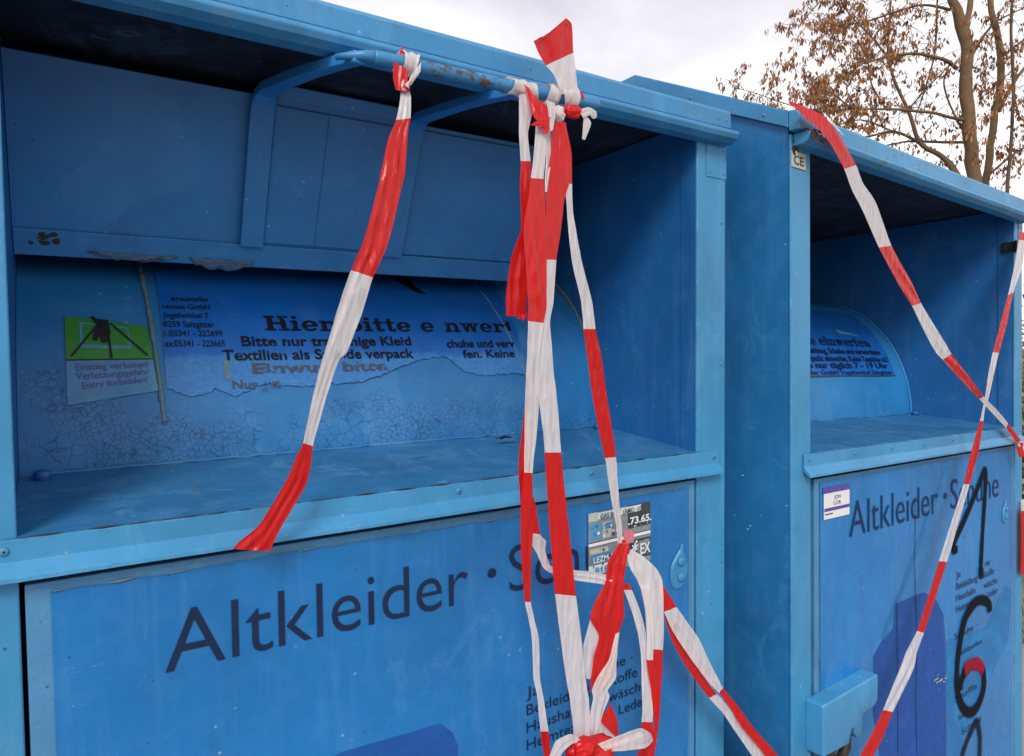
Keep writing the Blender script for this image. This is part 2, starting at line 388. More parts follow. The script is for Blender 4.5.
# ------------------------------------------------------------------ container
CY, CZ, RY, RZ = .57, 1.165, .30, .355
ZL, ZS, ZD, ZB, ZT = 1.10, 1.1425, 1.091, 1.700, 1.762
def drum_pt(X, tdeg, off=0.0):
    t = rad(tdeg); y = CY - RY * math.cos(t); z = CZ + RZ * math.sin(t)
    n = Vector((0, -math.cos(t) / RY, math.sin(t) / RZ)).normalized()
    return Vector((X, y, z)) + n * off
def curved_sheet(xs, t_lo, t_hi, off, m, name, parent, nt_=26, wob=0.0):
    """film on the drum from t_lo(x) to t_hi(x)"""
    mb = MB(); v = []; f = []
    for i, x in enumerate(xs):
        a, b = t_lo(x), t_hi(x)
        for k in range(nt_ + 1):
            t = a + (b - a) * k / nt_
            o = off + wob * abs(noise.noise(Vector((x * 25, t * .3, 3)))) + (wob * 2.2 * max(0, 1 - k / 2.5) * abs(noise.noise(Vector((x * 40, 1, 9)))))
            v.append(drum_pt(x, t, o))
    n = nt_ + 1
    for i in range(len(xs) - 1):
        for k in range(nt_): a = i * n + k; f.append((a, a + n, a + n + 1, a + 1))
    mb.add(v, f, m, True); return mb.build(name, parent, normals=False)
def lin(pts):
    def g(x):
        if x <= pts[0][0]: return pts[0][1]
        for (a, b), (c, d) in zip(pts, pts[1:]):
            if x <= c: return b + (d - b) * (x - a) / (c - a)
        return pts[-1][1]
    return g
def frange(a, b, n): return [a + (b - a) * i / n for i in range(n + 1)]
def rivet(parent, p, r=.0045, axis='y', mat=None, ring=True):
    mb = MB(); d = Vector((0, -1, 0)) if axis == 'y' else Vector((-1, 0, 0)); p = Vector(p); mat = mat or M['rivet']
    a = p + d * -.001
    mb.tube([a, p + d * r * .25, p + d * r * .45, p + d * r * .5], [r, r * .95, r * .7, r * .35], mat, 12)
    mb.tube([p + d * r * .42, p + d * r * .56], r * .28, M['dark'], 8)
    return mb.build('rivet', parent, normals=True)

FLAP_D = Vector((0, .1, -.206)).normalized(); FLAP_N = Vector((0, -.206, -.1)).normalized()
def fp(X, s, n=0.0):
    return Vector((X, .22, 1.711)) + FLAP_D * s + FLAP_N * n
def flap_box(mb, x0, x1, s0, s1, n0, n1, m):
    v = [fp(x, s, n) for x in (x0, x1) for s in (s0, s1) for n in (n0, n1)]
    mb.add(v, [(0,1,3,2), (4,6,7,5), (0,4,5,1), (2,3,7,6), (0,2,6,4), (1,5,7,3)], m)

def lock_cover(parent, x, z, h, w):
    """teardrop plate with two bolt heads"""
    mb = MB(); out = []
    for i in range(40):
        a = 2 * PI * i / 40
        yy = math.cos(a); xx = math.sin(a) * (1 if yy < 0 else (1 - .75 * yy ** 1.5))
        out.append((x + xx * w / 2, z + yy * h / 2 + (.07 * h if yy > .95 else 0)))
    k = len(out); ca, sa = math.cos(.16), math.sin(.16)
    out = [(x + (a - x) * ca + (b - z) * sa, z - (a - x) * sa + (b - z) * ca) for a, b in out]
    v = [(a, -.0015, b) for a, b in out] + [(x + (a - x) * .84, -.0045, z + (b - z) * .88) for a, b in out]
    f = [(i, (i + 1) % k, k + (i + 1) % k, k + i) for i in range(k)] + [tuple(range(k, 2 * k))]
    mb.add(v, f, M['cover'], False); o = mb.build('lock_cover', parent, .0006)
    for dz in (.16, -.2):
        m2 = MB(); c = Vector((x + .05 * w, -.0045, z + dz * h)); d = Vector((0, -1, 0)); r = w * .21
        m2.tube([c, c + d * .002, c + d * .0035, c + d * .004], [r, r * .9, r * .6, r * .2], M['cover'], 14); m2.build('bolt_head', parent)
    return o

def strokes(parent, name, pts, w, mat, yl=-.0022):
    """a spray-painted line: a strip whose core fades to both sides"""
    P = [Vector((p[0], 0, p[1])) for p in pts]; Q = []
    for i in range(len(P) - 1):
        p0 = P[max(i - 1, 0)]; p1 = P[i]; p2 = P[i + 1]; p3 = P[min(i + 2, len(P) - 1)]
        for k in range(6):
            t = k / 6
            Q.append(.5 * ((2 * p1) + (-p0 + p2) * t + (2 * p0 - 5 * p1 + 4 * p2 - p3) * t * t + (-p0 + 3 * p1 - 3 * p2 + p3) * t ** 3))
    Q.append(P[-1]); mb = MB(); v = []; core = []; f = []
    for i, q in enumerate(Q):
        t = (Q[min(i + 1, len(Q) - 1)] - Q[max(i - 1, 0)]).normalized(); n = Vector((-t.z, 0, t.x))
        ww = (2.35 if w > .003 else 2) * w * (1 + .15 * noise.noise(q * 30)); e = 1 if 0 < i < len(Q) - 1 else .25
        for j, (u, c) in enumerate(((-1, 0), (-.55, .75), (0, 1), (.55, .75), (1, 0))):
            p = q + n * u * ww * .75; v.append((p.x, yl - .00012 * (i % 40) / 40, p.z)); core.append(c * e)
    for i in range(len(Q) - 1):
        for j in range(4): a = i * 5 + j; f.append((a, a + 1, a + 6, a + 5))
    mb.add(v, f, mat); mb.core = core; return mb.build(name, parent, normals=False)

def outline_sheet(mb, pts, y, m):
    mb.add([(a, y, b) for a, b in pts], [tuple(range(len(pts)))], m)

def make_container(second):
    root = bpy.data.objects.new('clothing_container', None); COL.objects.link(root)
    root.empty_display_size = .2
    DEPTH = .93; XE = 1.151 if not second else 1.128
    # ---- shell
    for s in (0, 1):
        x0, x1 = ((.006, .010) if second else (.002, .006)) if s == 0 else (XE - .007, XE - .003)
        MB().prism_x([(.0065, .06), (.0065, 1.735), (.375, 1.925), (DEPTH, 1.925), (DEPTH, .06)], x0, x1, M['side']).build('side_wall', root)
        sk = MB()          # skirt of the roof folded down over the side
        xa, xb = (-.003, .0018) if s == 0 else (XE - .0028, XE + .002)
        sk.prism_x([(.001, 1.732), (.001, 1.760), (.375, 1.957), (DEPTH + .004, 1.957), (DEPTH + .004, 1.925), (.375, 1.920)], xa, xb, M['roof'])
        w = sk.build('roof_skirt', root, .0008)
        for yy, zz in ((.05, 1.768), (.22, 1.855), (.36, 1.928)): rivet(w, (-.003 if s == 0 else XE + .0025, yy, zz), .0035, 'x')
    MB().box(.011, XE - .008, DEPTH - .004, DEPTH, .06, 1.93, M['side']).build('rear_wall', root)
    MB().prism_x([(0.0, 1.7615), (.375, 1.958), (DEPTH + .004, 1.958), (DEPTH + .004, 1.946), (.379, 1.946), (.003, 1.7505)], -.002, XE + .001, M['roof']).build('roof', root, .001)
    MB().box(.02, 1.11, .02, DEPTH - .01, .02, .06, M['dark']).build('base_skid', root)
    # ---- roof trim along the front
    tr = MB(); RM = M['roof2'] if second else M['roof']
    tr.prism_x([(.0, 1.7625), (-.016, 1.7585), (-.021, 1.752), (-.022, 1.724), (-.0002, 1.724)], -.003, 1.140 if not second else 1.118, RM, n=40)
    tr.prism_x([(-.001, 1.7232), (-.0235, 1.7232), (-.031, 1.7195), (-.034, 1.714), (-.030, 1.706), (-.018, 1.700), (.006, 1.700)], .012 if second else -.003, 1.149 if not second else 1.124, RM, n=40)
    for i, v in enumerate(tr.v):
        x, y, z = v; tr.v[i] = (x, y + .0010 * noise.noise(Vector((x * 9, z * 20, 1))), z + .0012 * noise.noise(Vector((x * 5, 2, 2))))
    ft = tr.build('roof_trim', root, .0022, seg=3)
    for x in ((1.105, 1.126) if not second else (1.088, 1.106)): rivet(ft, (x, -.021, 1.738), .003)
    for x in (.35, .7): rivet(ft, (x, -.021, 1.740), .0022)
    # ---- corner posts
    for s in (0, 1):
        x0, x1 = (.005 if second else -.001, .068 if second else .071) if s == 0 else (1.075, XE)
        mb = MB(); mb.box(x0, x1, 0, .006, .05, 1.7222, M['post'])
        p = mb.build('corner_post', root, .0022, seg=3)
        fl = MB(); xa, xb = ((.069, .0742) if second else (.061, .0655)) if s == 0 else (1.0758, 1.081)
        fl.box(xa, xb, .0062, .040, .05, 1.715, M['post']); fl.mats = [M['inner']]; fl.build('post_flange', p)
        for z in ((1.56, 1.3, .95, .93, .66, .43) if s else ()): rivet(p, (x1 - .012, 0, z), .0028)
        if s:
            pp = MB(); pp.box(1.098, XE - .0005, -.0016, -.0003, 1.640, 1.7215, M['post']); pp.build('post_plate', p, .0005)
            for xx, zz in ((1.106, 1.648), (XE - .009, 1.648), (XE - .009, 1.690)): rivet(p, (xx, -.0016, zz), .002)
    # ---- chamber behind the opening
    MB().box(1.0780, 1.0825, .0405, .70, 1.09, 1.736, M['inner']).build('chamber_wall', root)
    MB().box(.056, .0605, .0405, .70, 1.09, 1.736, M['inner']).build('chamber_wall', root)
    MB().box(.069, 1.080, .70, .704, 1.09, 1.736, M['inner']).build('chamber_back', root)
    zc = 1.724
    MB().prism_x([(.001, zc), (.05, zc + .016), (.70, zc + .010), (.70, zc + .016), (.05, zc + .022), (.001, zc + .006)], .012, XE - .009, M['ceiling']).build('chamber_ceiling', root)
    # ---- shelf, rising a little inward
    sh = MB(); prof = [(-.0035, ZS), (.02, ZS + .001)] + [(y, ZS + .085 * y) for y in (.1, .2, .3)] + [(.34, ZS + .029), (.34, ZS + .02), (-.0035, ZS - .006)]
    sh.prism_x(prof, .0610 if not second else .069, 1.0778, M['shelf'], n=60)
    for i, v in enumerate(sh.v):
        x, y, z = v; sh.v[i] = (x, y, z + .0016 * noise.noise(Vector((x * 5, y * 9, 4))) * (1 if y > .0 else .6))
    so = sh.build('shelf', root)
    # crumbling sealant line where shelf meets drum and along the front fold
    sb = MB(); pts = []; rr = []
    for x in frange(.08, 1.07, 110): pts.append((x, .268 + .003 * noise.noise(Vector((x * 30, 0, 0))), ZS + .0245 + .002 * noise.noise(Vector((x * 50, 5, 0))))); rr.append(.0028 + .0022 * noise.noise(Vector((x * 70, 0, 7))))
    sb.tube(pts, rr, M['shelf'], 6); sb.build('sealant_bead', so)
    fb = MB(); pts = []; rr = []
    for x in frange(.07, 1.08, 260): pts.append((x, -.0045, ZS + .0002 + .0006 * noise.noise(Vector((x * 60, 0, 0))))); rr.append(max(.0001, .0004 + .0020 * noise.noise(Vector((x * 37, 0, 3)))))
    fb.tube(pts, rr, M['dark'] if not second else M['cover'], 5); fb.build('rust_line', so)
    for x in (.088, 1.05):
        n = MB(); c = Vector((x, .245, ZS + .019)); n.tube([c, c + Vector((0, 0, .010)), c + Vector((0, 0, .013))], [.010, .010, .0085], M['inner'], 16); n.tube([c + Vector((0, 0, .006)), c + Vector((0, 0, .0062))], .013, M['inner'], 16); n.build('stop_bolt', so)
    # ---- sill trim over the door
    st = MB()
    st.prism_x([(-.004, ZS - .0015), (-.0046, ZL + .018), (-.010, ZL + .012), (-.017, ZL + .0045), (-.0175, ZL), (-.0145, ZL - .0006), (-.0006, ZL + .010), (-.0006, ZS - .0015)], .040, 1.128 if not second else 1.112, M['sill'], n=50)
    for i, v in enumerate(st.v):
        x, y, z = v; st.v[i] = (x, y + .0008 * noise.noise(Vector((x * 8, z * 20, 7))) - .0002, z + .0009 * noise.noise(Vector((x * 6, 2, 9))))
    si = st.build('sill_trim', root, .0008)
    for x in ((.060, .582, .826, 1.115) if not second else (.055, .22, .37, .52, .67, .82, .97, 1.095)): rivet(si, (x, -.0046, ZL + .030), .0048 if not second else .0036)
    # ---- door
    dm = MB(); dm.box(.0755 if not second else .083, 1.071, .0012, .02, .10, ZD, M['door']); door = dm.build('door', root, .0015)
    MB().box(.0745, 1.0755, .024, .028, .06, 1.14, M['dark']).build('door_recess', root)
    F = M['film2'] if second else M['film']
    wv = lambda x: 1.0805 + .0022 * noise.noise(Vector((x * 7, 4, 0))) + .0013 * noise.noise(Vector((x * 31, 4, 0)))
    fm = MB(); xs = frange(.098, 1.054, 120); v = []; f = []; nz = 14
    for x in xs:
        top = wv(x) if not second else 1.084
        for k in range(nz + 1):
            z = top - (top - .13) * (k / nz) ** 2.2
            lift = (.0024 * max(0, noise.noise(Vector((x * 11, 8, 1))) + .25) if k == 0 else 0) * (0 if second else 1)
            v.append((x, -.0004 - lift, z))
    for i in range(len(xs) - 1):
        for k in range(nz): a = i * (nz + 1) + k; f.append((a, a + 1, a + nz + 2, a + nz + 1))
    fm.add(v, f, F, True)
    fo = fm.build('film', door, normals=False)
    if not second:
        pe = MB(); pts = []; rr = []
        for x in frange(.10, 1.05, 340):
            pts.append((x, -.0016 - .0012 * abs(noise.noise(Vector((x * 18, 3, 3)))), wv(x) + .0002)); rr.append(max(.00015, .0003 + .0028 * noise.noise(Vector((x * 34, 3, 8)))))
        pe.tube(pts, rr, M['peeledge'], 5); pe.build('peeled_edge', fo)
    # swoosh artwork printed on the film
    def outline(pts, y, m): a = MB(); outline_sheet(a, pts, y, m); a.build('printed_artwork', door, normals=False)
    if not second:
        out = [(q.x, q.z) for q in (at(a, b, 0) for a, b in ((322, 762), (340, 752), (375, 742), (410, 732), (440, 723), (452, 732), (458, 745), (455, 790), (420, 830), (300, 800)))]
        outline(out, -.0012, M['purple'])
        outline([(.88, .13), (1.05, .13), (1.05, .62), (1.03, .56), (.99, .44)], -.0012, M['cyan'])
    else:
        px = [(873,656),(882,640),(893,628),(894,604),(913,596),(924,592),(936,600),(943,614),(945,640),(946,756),(900,800),(880,760),(873,715)]
        outline([(loc2(a, b).x, loc2(a, b).z) for a, b in px], -.0012, M['purple2'])
        px = [(946,640),(985,628),(1005,585),(1012,590),(1008,640),(980,700),(958,756),(946,756)]
        outline([(loc2(a, b).x, loc2(a, b).z) for a, b in px], -.0010, M['cyan'])
        px = [(945,468),(951,466),(930,520),(906,585),(884,640),(881,636),(901,584),(925,520)]
        outline([(loc2(a, b).x, loc2(a, b).z) for a, b in px], -.0009, M['cyan'])
    # lettering
    pl = lambda a, b: (a, -.0017, b)
    ink = M['ink2'] if second else M['ink']
    for t, a, b, bo in (('Altkleider', .203, .597, -.006), ('\u00b7', .630, .645, .01), ('Schuhe', .668, .957, -.006)):
        lt = MB(); put_text(lt, t, a, b, .9655, .070, pl, ink, bo); lt.build('lettering', door, normals=False)
    x0 = .697
    for z, parts in ((.7975, (('Ja', x0, x0 + .025), ('ne \u00b7', .872, .916))), (.7700, (('Bekleidung', x0, x0 + .125), ('Stoffe \u00b7', .858, .942))),
                     (.7425, (('Haushalts', x0, x0 + .112), ('w\u00e4sche', .862, .948))), (.7150, (('Heimtextilien', x0, x0 + .155), ('Leder', .885, .950)))):
        for t, a, b in parts: sm = MB(); put_text(sm, t, a, b, z - .002, .0165, pl, ink, 0); sm.build('small_lettering', door, normals=False)
    if second:
        for k, z in enumerate((.65, .605, .56, .50, .45, .41)):
            sm = MB(); put_text(sm, ('Schuhe \u00b7', 'Heimtextilien', 'Bekleidung', 'Stoffe \u00b7', 'Haushaltsw\u00e4sche', 'Schuhe')[k], x0 - .01 + .02 * (k % 3), x0 + .12 + .03 * (k % 2), z, .0150, pl, ink, 0); sm.build('small_lettering', door, normals=False)
    lock_cover(door, 1.028 if not second else .998, .937 if not second else .918, .078 if not second else .060, .044 if not second else .032)
    # a couple of torn flakes on the film
    fl = MB(); rnd = random.Random(5 + second)
    for k in range(26):
        a = rnd.uniform(.12, 1.03); b = rnd.uniform(.35, 1.06); r = rnd.uniform(.0008, .0026); n = rnd.randint(5, 8); th = rnd.uniform(0, 3)
        pts = [(a + r * (rnd.uniform(.5, 1.3)) * math.cos(th + 2 * PI * i / n) * 1.8, -.0020, b + r * (rnd.uniform(.4, 1.2)) * math.sin(th + 2 * PI * i / n)) for i in range(n)]
        fl.add(pts, [tuple(range(n))], M['cover'])
    if second:
        rn = random.Random(3)
        for k in range(14):
            c = loc2(941 + rn.uniform(-8, 6), 678 + rn.uniform(-4, 4)); r = rn.uniform(.002, .006)
            fl.add([(c.x + r * math.cos(2 * PI * i / 6) * 1.7, -.0022, c.z + r * .5 * math.sin(2 * PI * i / 6 + k)) for i in range(6)], [tuple(range(6))], M['ivory'])
    fl.build('paint_flakes', door, normals=False)['kind'] = 'stuff'
    # ---- lock box
    lb = MB(); yf = -.034
    prof = [(.050, .688), (.250, .694), (.250, .644), (.238, .634), (.196, .632), (.190, .626), (.188, .600), (.172, .590), (.162, .602), (.158, .614), (.150, .616), (.140, .590), (.050, .594)]
    k = len(prof); v = [(a, yf, b) for a, b in prof] + [(a, -.0006, b) for a, b in prof]
    lb.add(v, [tuple(range(k))] + [(i, (i + 1) % k, k + (i + 1) % k, k + i) for i in range(k)], M['lockbox'])
    box = lb.build('lock_box', root, .0035, seg=3)
    pk = MB(); pk.tube([(.10, -.018, .60), (.10, -.018, .572), (.115, -.018, .558), (.14, -.018, .558), (.158, -.018, .572), (.158, -.018, .62)], .009, M['dark'], 10); pk.build('padlock_shackle', box)
    # ---- drum
    dr = MB(); v = []; f = []; ts = frange(-3, 150, 60); xs = frange(.0612 if not second else .075, 1.0775, 70)
    for x in xs:
        for t in ts:
            w = .0016 * noise.noise(Vector((x * 6, t * .05, 2)))
            v.append(drum_pt(x, t, w - .0006))
    n = len(ts)
    for i in range(len(xs) - 1):
        for kk in range(n - 1): a = i * n + kk; f.append((a, a + n, a + n + 1, a + 1))
    dr.add(v, f, M['drum2'] if second else M['drum'], True); drum = dr.build('drum', root, normals=False)
    eg = MB(); eg.tube([drum_pt(1.076, t, .002) for t in frange(-2, 150, 60)], .0035, M['drum2'] if second else M['sealant'], 8); eg.build('end_bead', drum)
    tp = lambda off: (lambda a, b, e=0: drum_pt(a, b, off + e))
    if not second:
        for xa, xb in ((.222, .239), (.853, .902)):
            s = MB(); pts = []; rr = []
            for k in range(70):
                t = 66 - (66 - 10) * k / 69 if xa < .5 else 60 - 48 * k / 69
                x = xa + (xb - xa) * (k / 69) ** 1.3
                pts.append(drum_pt(x, t, .0006)); rr.append((.0034 + .0026 * noise.noise(Vector((k * .35, xa, 0)))) * (1 if k < 52 else 1.25 - .9 * abs(noise.noise(Vector((k * .9, 2, 0))))) if xa < .5 else .0024 + .0008 * noise.noise(Vector((k * .3, 0, 0))))
            s.tube(pts, rr, M['sealant'], 8); s.build('sealant_bead', drum)
        low = lin([(.243, 22.3), (.276, 20.3), (.30, 20.4), (.312, 21.2), (.34, 19.0), (.383, 21.8), (.443, 20.4), (.548, 21.0), (.60, 23.5), (.636, 25.2), (.645, 25.5), (.662, 26), (.70, 27), (.720, 27.5), (.732, 26), (.755, 22.5), (.80, 21.5), (.87, 22), (.895, 22)])
        lo2 = lin([(.243, 18.3), (.276, 16.0), (.305, 17.0), (.312, 18.0), (.34, 15.6), (.383, 18.8), (.443, 17.6), (.548, 18.4), (.60, 21), (.636, 23.2), (.645, 23.6), (.662, 24.5), (.70, 25.5), (.720, 25.5), (.732, 24), (.755, 20.5), (.80, 19), (.87, 19.5), (.895, 19)])
        jag = lambda x: .6 * noise.noise(Vector((x * 90, 1, 1))) + .5 * noise.noise(Vector((x * 240, 1, 1)))
        xs = frange(.244, .897, 260)
        curved_sheet(xs, lambda x: lo2(x) + jag(x), lambda x: 64 + jag(x), .0020, M['notice'], 'notice_film', drum, 26, .0006)
        t1 = MB(); o = .0036
        t1 = MB(); put_slab(t1, 'Hier bitte einwerfen', .398, .962, 34.2, 5.0, tp(o), M['black_print'], cut=.886, skip=(12,)); t1.build('notice_lettering', drum, normals=False)
        t1 = MB(); put_text(t1, 'Bitte nur tragf\u00e4hige Kleid', .357, .655, 29.4, 2.9, tp(o), M['black_print'], .024); t1.build('notice_lettering', drum, normals=False)
        t1 = MB(); put_text(t1, 'chuhe und verwertb', .728, .93, 28.6, 2.7, tp(o), M['black_print'], .024, cut=.88); t1.build('notice_lettering', drum, normals=False)
        t1 = MB(); put_text(t1, 'Textilien als Spende verpack', .326, .655, 25.3, 2.9, tp(o), M['black_print'], .020); t1.build('notice_lettering', drum, normals=False)
        t1 = MB(); put_text(t1, 'fen. Keine Teppi', .758, .95, 25.0, 2.6, tp(o), M['black_print'], .020, cut=.88); t1.build('notice_lettering', drum, normals=False)
        t1 = MB(); put_text(t1, 'Einwurf bitte', .369, .600, 21.6, 2.7, tp(o), M['orange_print'], .035); t1.build('notice_lettering', drum, normals=False)
        t1 = MB(); put_text(t1, 'Nur gut', .337, .41, 17.6, 2.2, tp(o), M['orange_print'], .02); t1.build('notice_lettering', drum, normals=False)
        for s, a, b, t in (('erausteller', .262, .318, 43.9), ('rannes GmbH', .248, .317, 41.0), ('Jogelwinkel 7', .247, .313, 38.0), ('8259 Salzgitter', .246, .320, 35.1), ('l.:05341 - 223699', .246, .330, 32.3), ('ax:05341 - 223665', .246, .332, 29.3)):
            t1 = MB(); put_text(t1, s, a, b, t, 1.75, tp(o), M['small_print'], .012); t1.build('notice_lettering', drum, normals=False)
        # green pictogram sticker
        ps = MB(); fr = lambda u, w: (.1185 + (.2265 - .1185) * u, 15.2 + (38.8 - 15.2) * w)
        def curl(u, w, off):
            x, t = fr(u, w); x += .006 * (1 - w) * u - .003 * w * u
            t += (-3.0 * u * w + 2.6 * u * (1 - w))
            return drum_pt(x, t, off + .0035 * max(0, .18 - w) * 5 * (.4 + u) * abs(math.sin(u * 6 + 1)))
        def patch(u0, u1, w0, w1, off, m, n=12):
            v = []; f = []
            for i in range(n + 1):
                for k in range(n + 1): v.append(curl(u0 + (u1 - u0) * i / n, w0 + (w1 - w0) * k / n, off))
            for i in range(n):
                for k in range(n): a = i * (n + 1) + k; f.append((a, a + n + 1, a + n + 2, a + 1))
            ps.add(v, f, m, True)
        patch(0, 1, 0, .455, .0010, M['pictoblue']); patch(0, 1, .465, .98, .0011, M['green']); patch(0, 1, .452, .470, .0013, M['black'], 6)
        patch(.17, .76, .60, .92, .0013, M['pictoblue'], 8); patch(.20, .74, .64, .90, .0014, M['green'], 8)
        def poly(pts, off=.0017, m=None):
            ps.add([curl(a, b, off + .0022) for a, b in pts], [tuple(range(len(pts)))], m or M['black'])
        poly([(.05, .50), (.07, .49), (.43, .94), (.41, .95)], .0016); poly([(.93, .50), (.95, .52), (.55, .95), (.535, .93)], .00165)
        poly([(.495, .47), (.525, .47), (.510, .95), (.49, .95)], .0018)
        poly([(.36, .98), (.52, .98), (.53, .80), (.49, .68), (.42, .66), (.38, .78)], .0019)
        poly([(.36, .88), (.40, .80), (.36, .68), (.31, .70)], .0020); poly([(.30, 1.0), (.34, 1.01), (.42, .92), (.38, .90)], .0021)
        cf = lambda a, b: curl(a, b, .0018)
        put_text(ps, 'Einstieg verboten!', .10, .93, .345, .075, cf, M['violet'], .01)
        put_text(ps, 'Verletzungsgefahr', .10, .93, .245, .075, cf, M['violet'], .01)
        put_text(ps, 'Entry forbidden!', .16, .90, .140, .075, cf, M['violet'], .01)
        ps.build('warning_pictogram', drum, normals=False)
        # small green remnant and torn black scrap
        g = MB(); g.add([drum_pt(a, b, .0035) for a, b in ((.326, 25.5), (.335, 25.2), (.334, 19.5), (.328, 20.2))], [(0, 1, 2, 3)], M['sealant']); g.build('green_remnant', drum, normals=False)
        s = MB(); s.add([drum_pt(a, b, .004) for a, b in ((.665, 61), (.70, 60), (.706, 55), (.722, 50.5), (.70, 51.5), (.684, 55))], [tuple(range(6))], M['black']); s.build('torn_scrap', drum, normals=False)
    else:
        xs = frange(.33, 1.015, 30)
        curved_sheet(xs, lambda x: 19.5, lambda x: 62, .0012, M['notice2'], 'notice_film', drum, 20, .0002)
        curved_sheet(xs, lambda x: 18.9, lambda x: 19.4, .0016, M['darkgrey'], 'film_border', drum, 2, 0)
        o = .0028
        t1 = MB(); put_slab(t1, 'Hier bitte einwerfen', .385, .945, 34.6, 5.0, tp(o), M['blue_print']); t1.build('notice_lettering', drum, normals=False)
        for s, a, b, t in (('Bitte nur tragf\u00e4hige Kleidung, Schuhe und verwertbare', .345, .975, 30.2), ('Textilien als Spende verpackt einwerfen. Keine Teppiche u.\u00e4.!', .315, 1.005, 26.3), ('Einwurf bitte nur t\u00e4glich 7 - 19 Uhr', .345, .985, 22.9)):
            t1 = MB(); put_text(t1, s, a, b, t, 2.7, tp(o), M['blue_print'], .03); t1.build('notice_lettering', drum, normals=False)
        t1 = MB(); put_text(t1, 'Containeraufsteller GmbH Vogelwinkel Salzgitter', .34, 1.0, 19.9, 1.9, tp(o), M['blue_print'], .01); t1.build('notice_lettering', drum, normals=False)
        t1 = MB(); t1.add([drum_pt(a, b, .003) for a, b in ((.80, 42), (.93, 40.5), (.80, 45))], [(0, 1, 2)], M['pictoblue']); t1.build('torn_scrap', drum, normals=False)
    if not second:
        # ---- swinging flap with its frame and bent handle
        fm = MB(); flap_box(fm, .061, .93, -.004, .264, -.010, 0, M['flap']); flap = fm.build('flap', root, .001)
        rim = MB(); flap_box(rim, .0612, .929, .226, .2645, .0004, .0065, M['flap']); rim.build('flap_rim', flap, .0015)
        hb = MB(); flap_box(hb, .396, .600, -.026, -.004, .0004, .0115, M['flap']); hb.build('cross_bar', flap, .0015)
        pn = MB(); flap_box(pn, .3965, .5985, .006, .222, .0004, .0045, M['flap']); pn.build('inset_panel', flap, .0012)
        p2 = MB(); flap_box(p2, .642, .90, .004, .224, .0004, .0045, M['flap']); p2.build('inset_panel', flap, .0012)
        gr = MB(); flap_box(gr, .479, .4805, .007, .221, .0046, .0052, M['inner']); gr.build('panel_seam', flap)
        for xb0, xb1, X0, X1 in ((.358, .394, .376, .423), (.602, .638, .622, .650)):
            a = MB(); xm = (xb0 + xb1) / 2; hw = (xb1 - xb0) / 2; P1 = Vector((X1, -.066, 1.6795 if X1 < .5 else 1.684))
            C0 = [fp(xm, .228, .0115), fp(xm, .10, .0118), fp(xm, .024, .0122), fp(xm, .006, .015), fp(xm + .001, -.010, .022), fp(xm + .002, -.020, .036)]
            W = [hw, hw, hw, hw * .98, hw * .85, hw * .70]; H = [.0045, .0045, .0045, .005, .006, .007]
            st0 = C0[-1]
            for t in (.25, .5, .75, 1): C0.append(st0 + (P1 - st0) * t + Vector((0, 0, .004 * math.sin(PI * t)))); W.append(.0125 - .0045 * t); H.append(.0072)
            v = []; n = len(C0)
            for q in range(n):
                tn = (C0[min(q + 1, n - 1)] - C0[max(q - 1, 0)]).normalized(); sx_ = Vector((1, 0, 0)); sx_ = (sx_ - tn * sx_.dot(tn)).normalized(); up = sx_.cross(tn)
                v += [C0[q] + sx_ * W[q] * i_ + up * H[q] * j_ for i_, j_ in ((-1, -1), (1, -1), (1, 1), (-1, 1))]
            f = [(0, 3, 2, 1), tuple((n - 1) * 4 + k for k in range(4))] + [(q * 4 + k, q * 4 + (k + 1) % 4, q * 4 + 4 + (k + 1) % 4, q * 4 + 4 + k) for q in range(n - 1) for k in range(4)]
            a.add(v, f, M['flap']); a.build('frame_arm', flap, .0022, seg=3)
            wd = MB(); pts = [fp(xb1 + .0006 if X1 < .5 else xb0 - .0006, .02 + .2 * k / 30, .005 + .0006 * noise.noise(Vector((k * 1.3, 0, 0)))) for k in range(31)]
            wd.tube(pts, [.0012 + .0006 * noise.noise(Vector((k * 2.1, 5, 0))) for k in range(31)], M['flap'], 6); wd.build('weld_seam', flap)
        hp = MB(); A = Vector((.436, -.070, 1.6815)); B = Vector((.789, -.070, 1.6885)); pts = [A + (B - A) * t for t in (0, .006, .016, .2, .4, .6, .8, .975, .99, 1)]
        hp.tube(pts, [.0035, .0068, .0084, .0087, .0087, .0087, .0087, .0087, .0072, .0035], M['pipe'], 24); hp.build('handle_bar', flap)
        fe = MB(); pts = [(.400, -.048, 1.6815), (.412, -.060, 1.6810), (.426, -.068, 1.6815), (.44, -.070, 1.682)]
        fe.tube(pts, [.0035, .0045, .006, .0075], M['pipe'], 10); fe.build('crushed_tube_end', flap)
        # peeled film hanging from the flap's lower edge
        for x0, x1, dr_, ph in ((.150, .270, .000, 1.0), (.285, .385, .008, 4.0)):
            c = MB(); v = []; f = []; n = 36; m_ = 8
            for i in range(n + 1):
                u = i / n; x = x0 + (x1 - x0) * u; amp = math.sin(PI * u) ** .5
                for k in range(m_ + 1):
                    w = k / m_; s = .2535 + (.013 + dr_) * w * amp * (.8 + .5 * abs(noise.noise(Vector((x * 30, ph, 0))))) + .003 * noise.noise(Vector((x * 110, ph, w * 2)))
                    off = .007 + .006 * amp * (.4 + abs(noise.noise(Vector((x * 60, w * 3, ph))))) * math.sin(PI * (w * .8 + .1)) + .003 * noise.noise(Vector((x * 120, w * 6, ph)))
                    v.append(fp(x, s, off))
            for i in range(n):
                for k in range(m_): a = i * (m_ + 1) + k; f.append((a, a + m_ + 1, a + m_ + 2, a + 1))
            c.add(v, f, M['peel'], True); c.build('peeled_film', flap, normals=False)
        rs = MB(); rnd = random.Random(4)
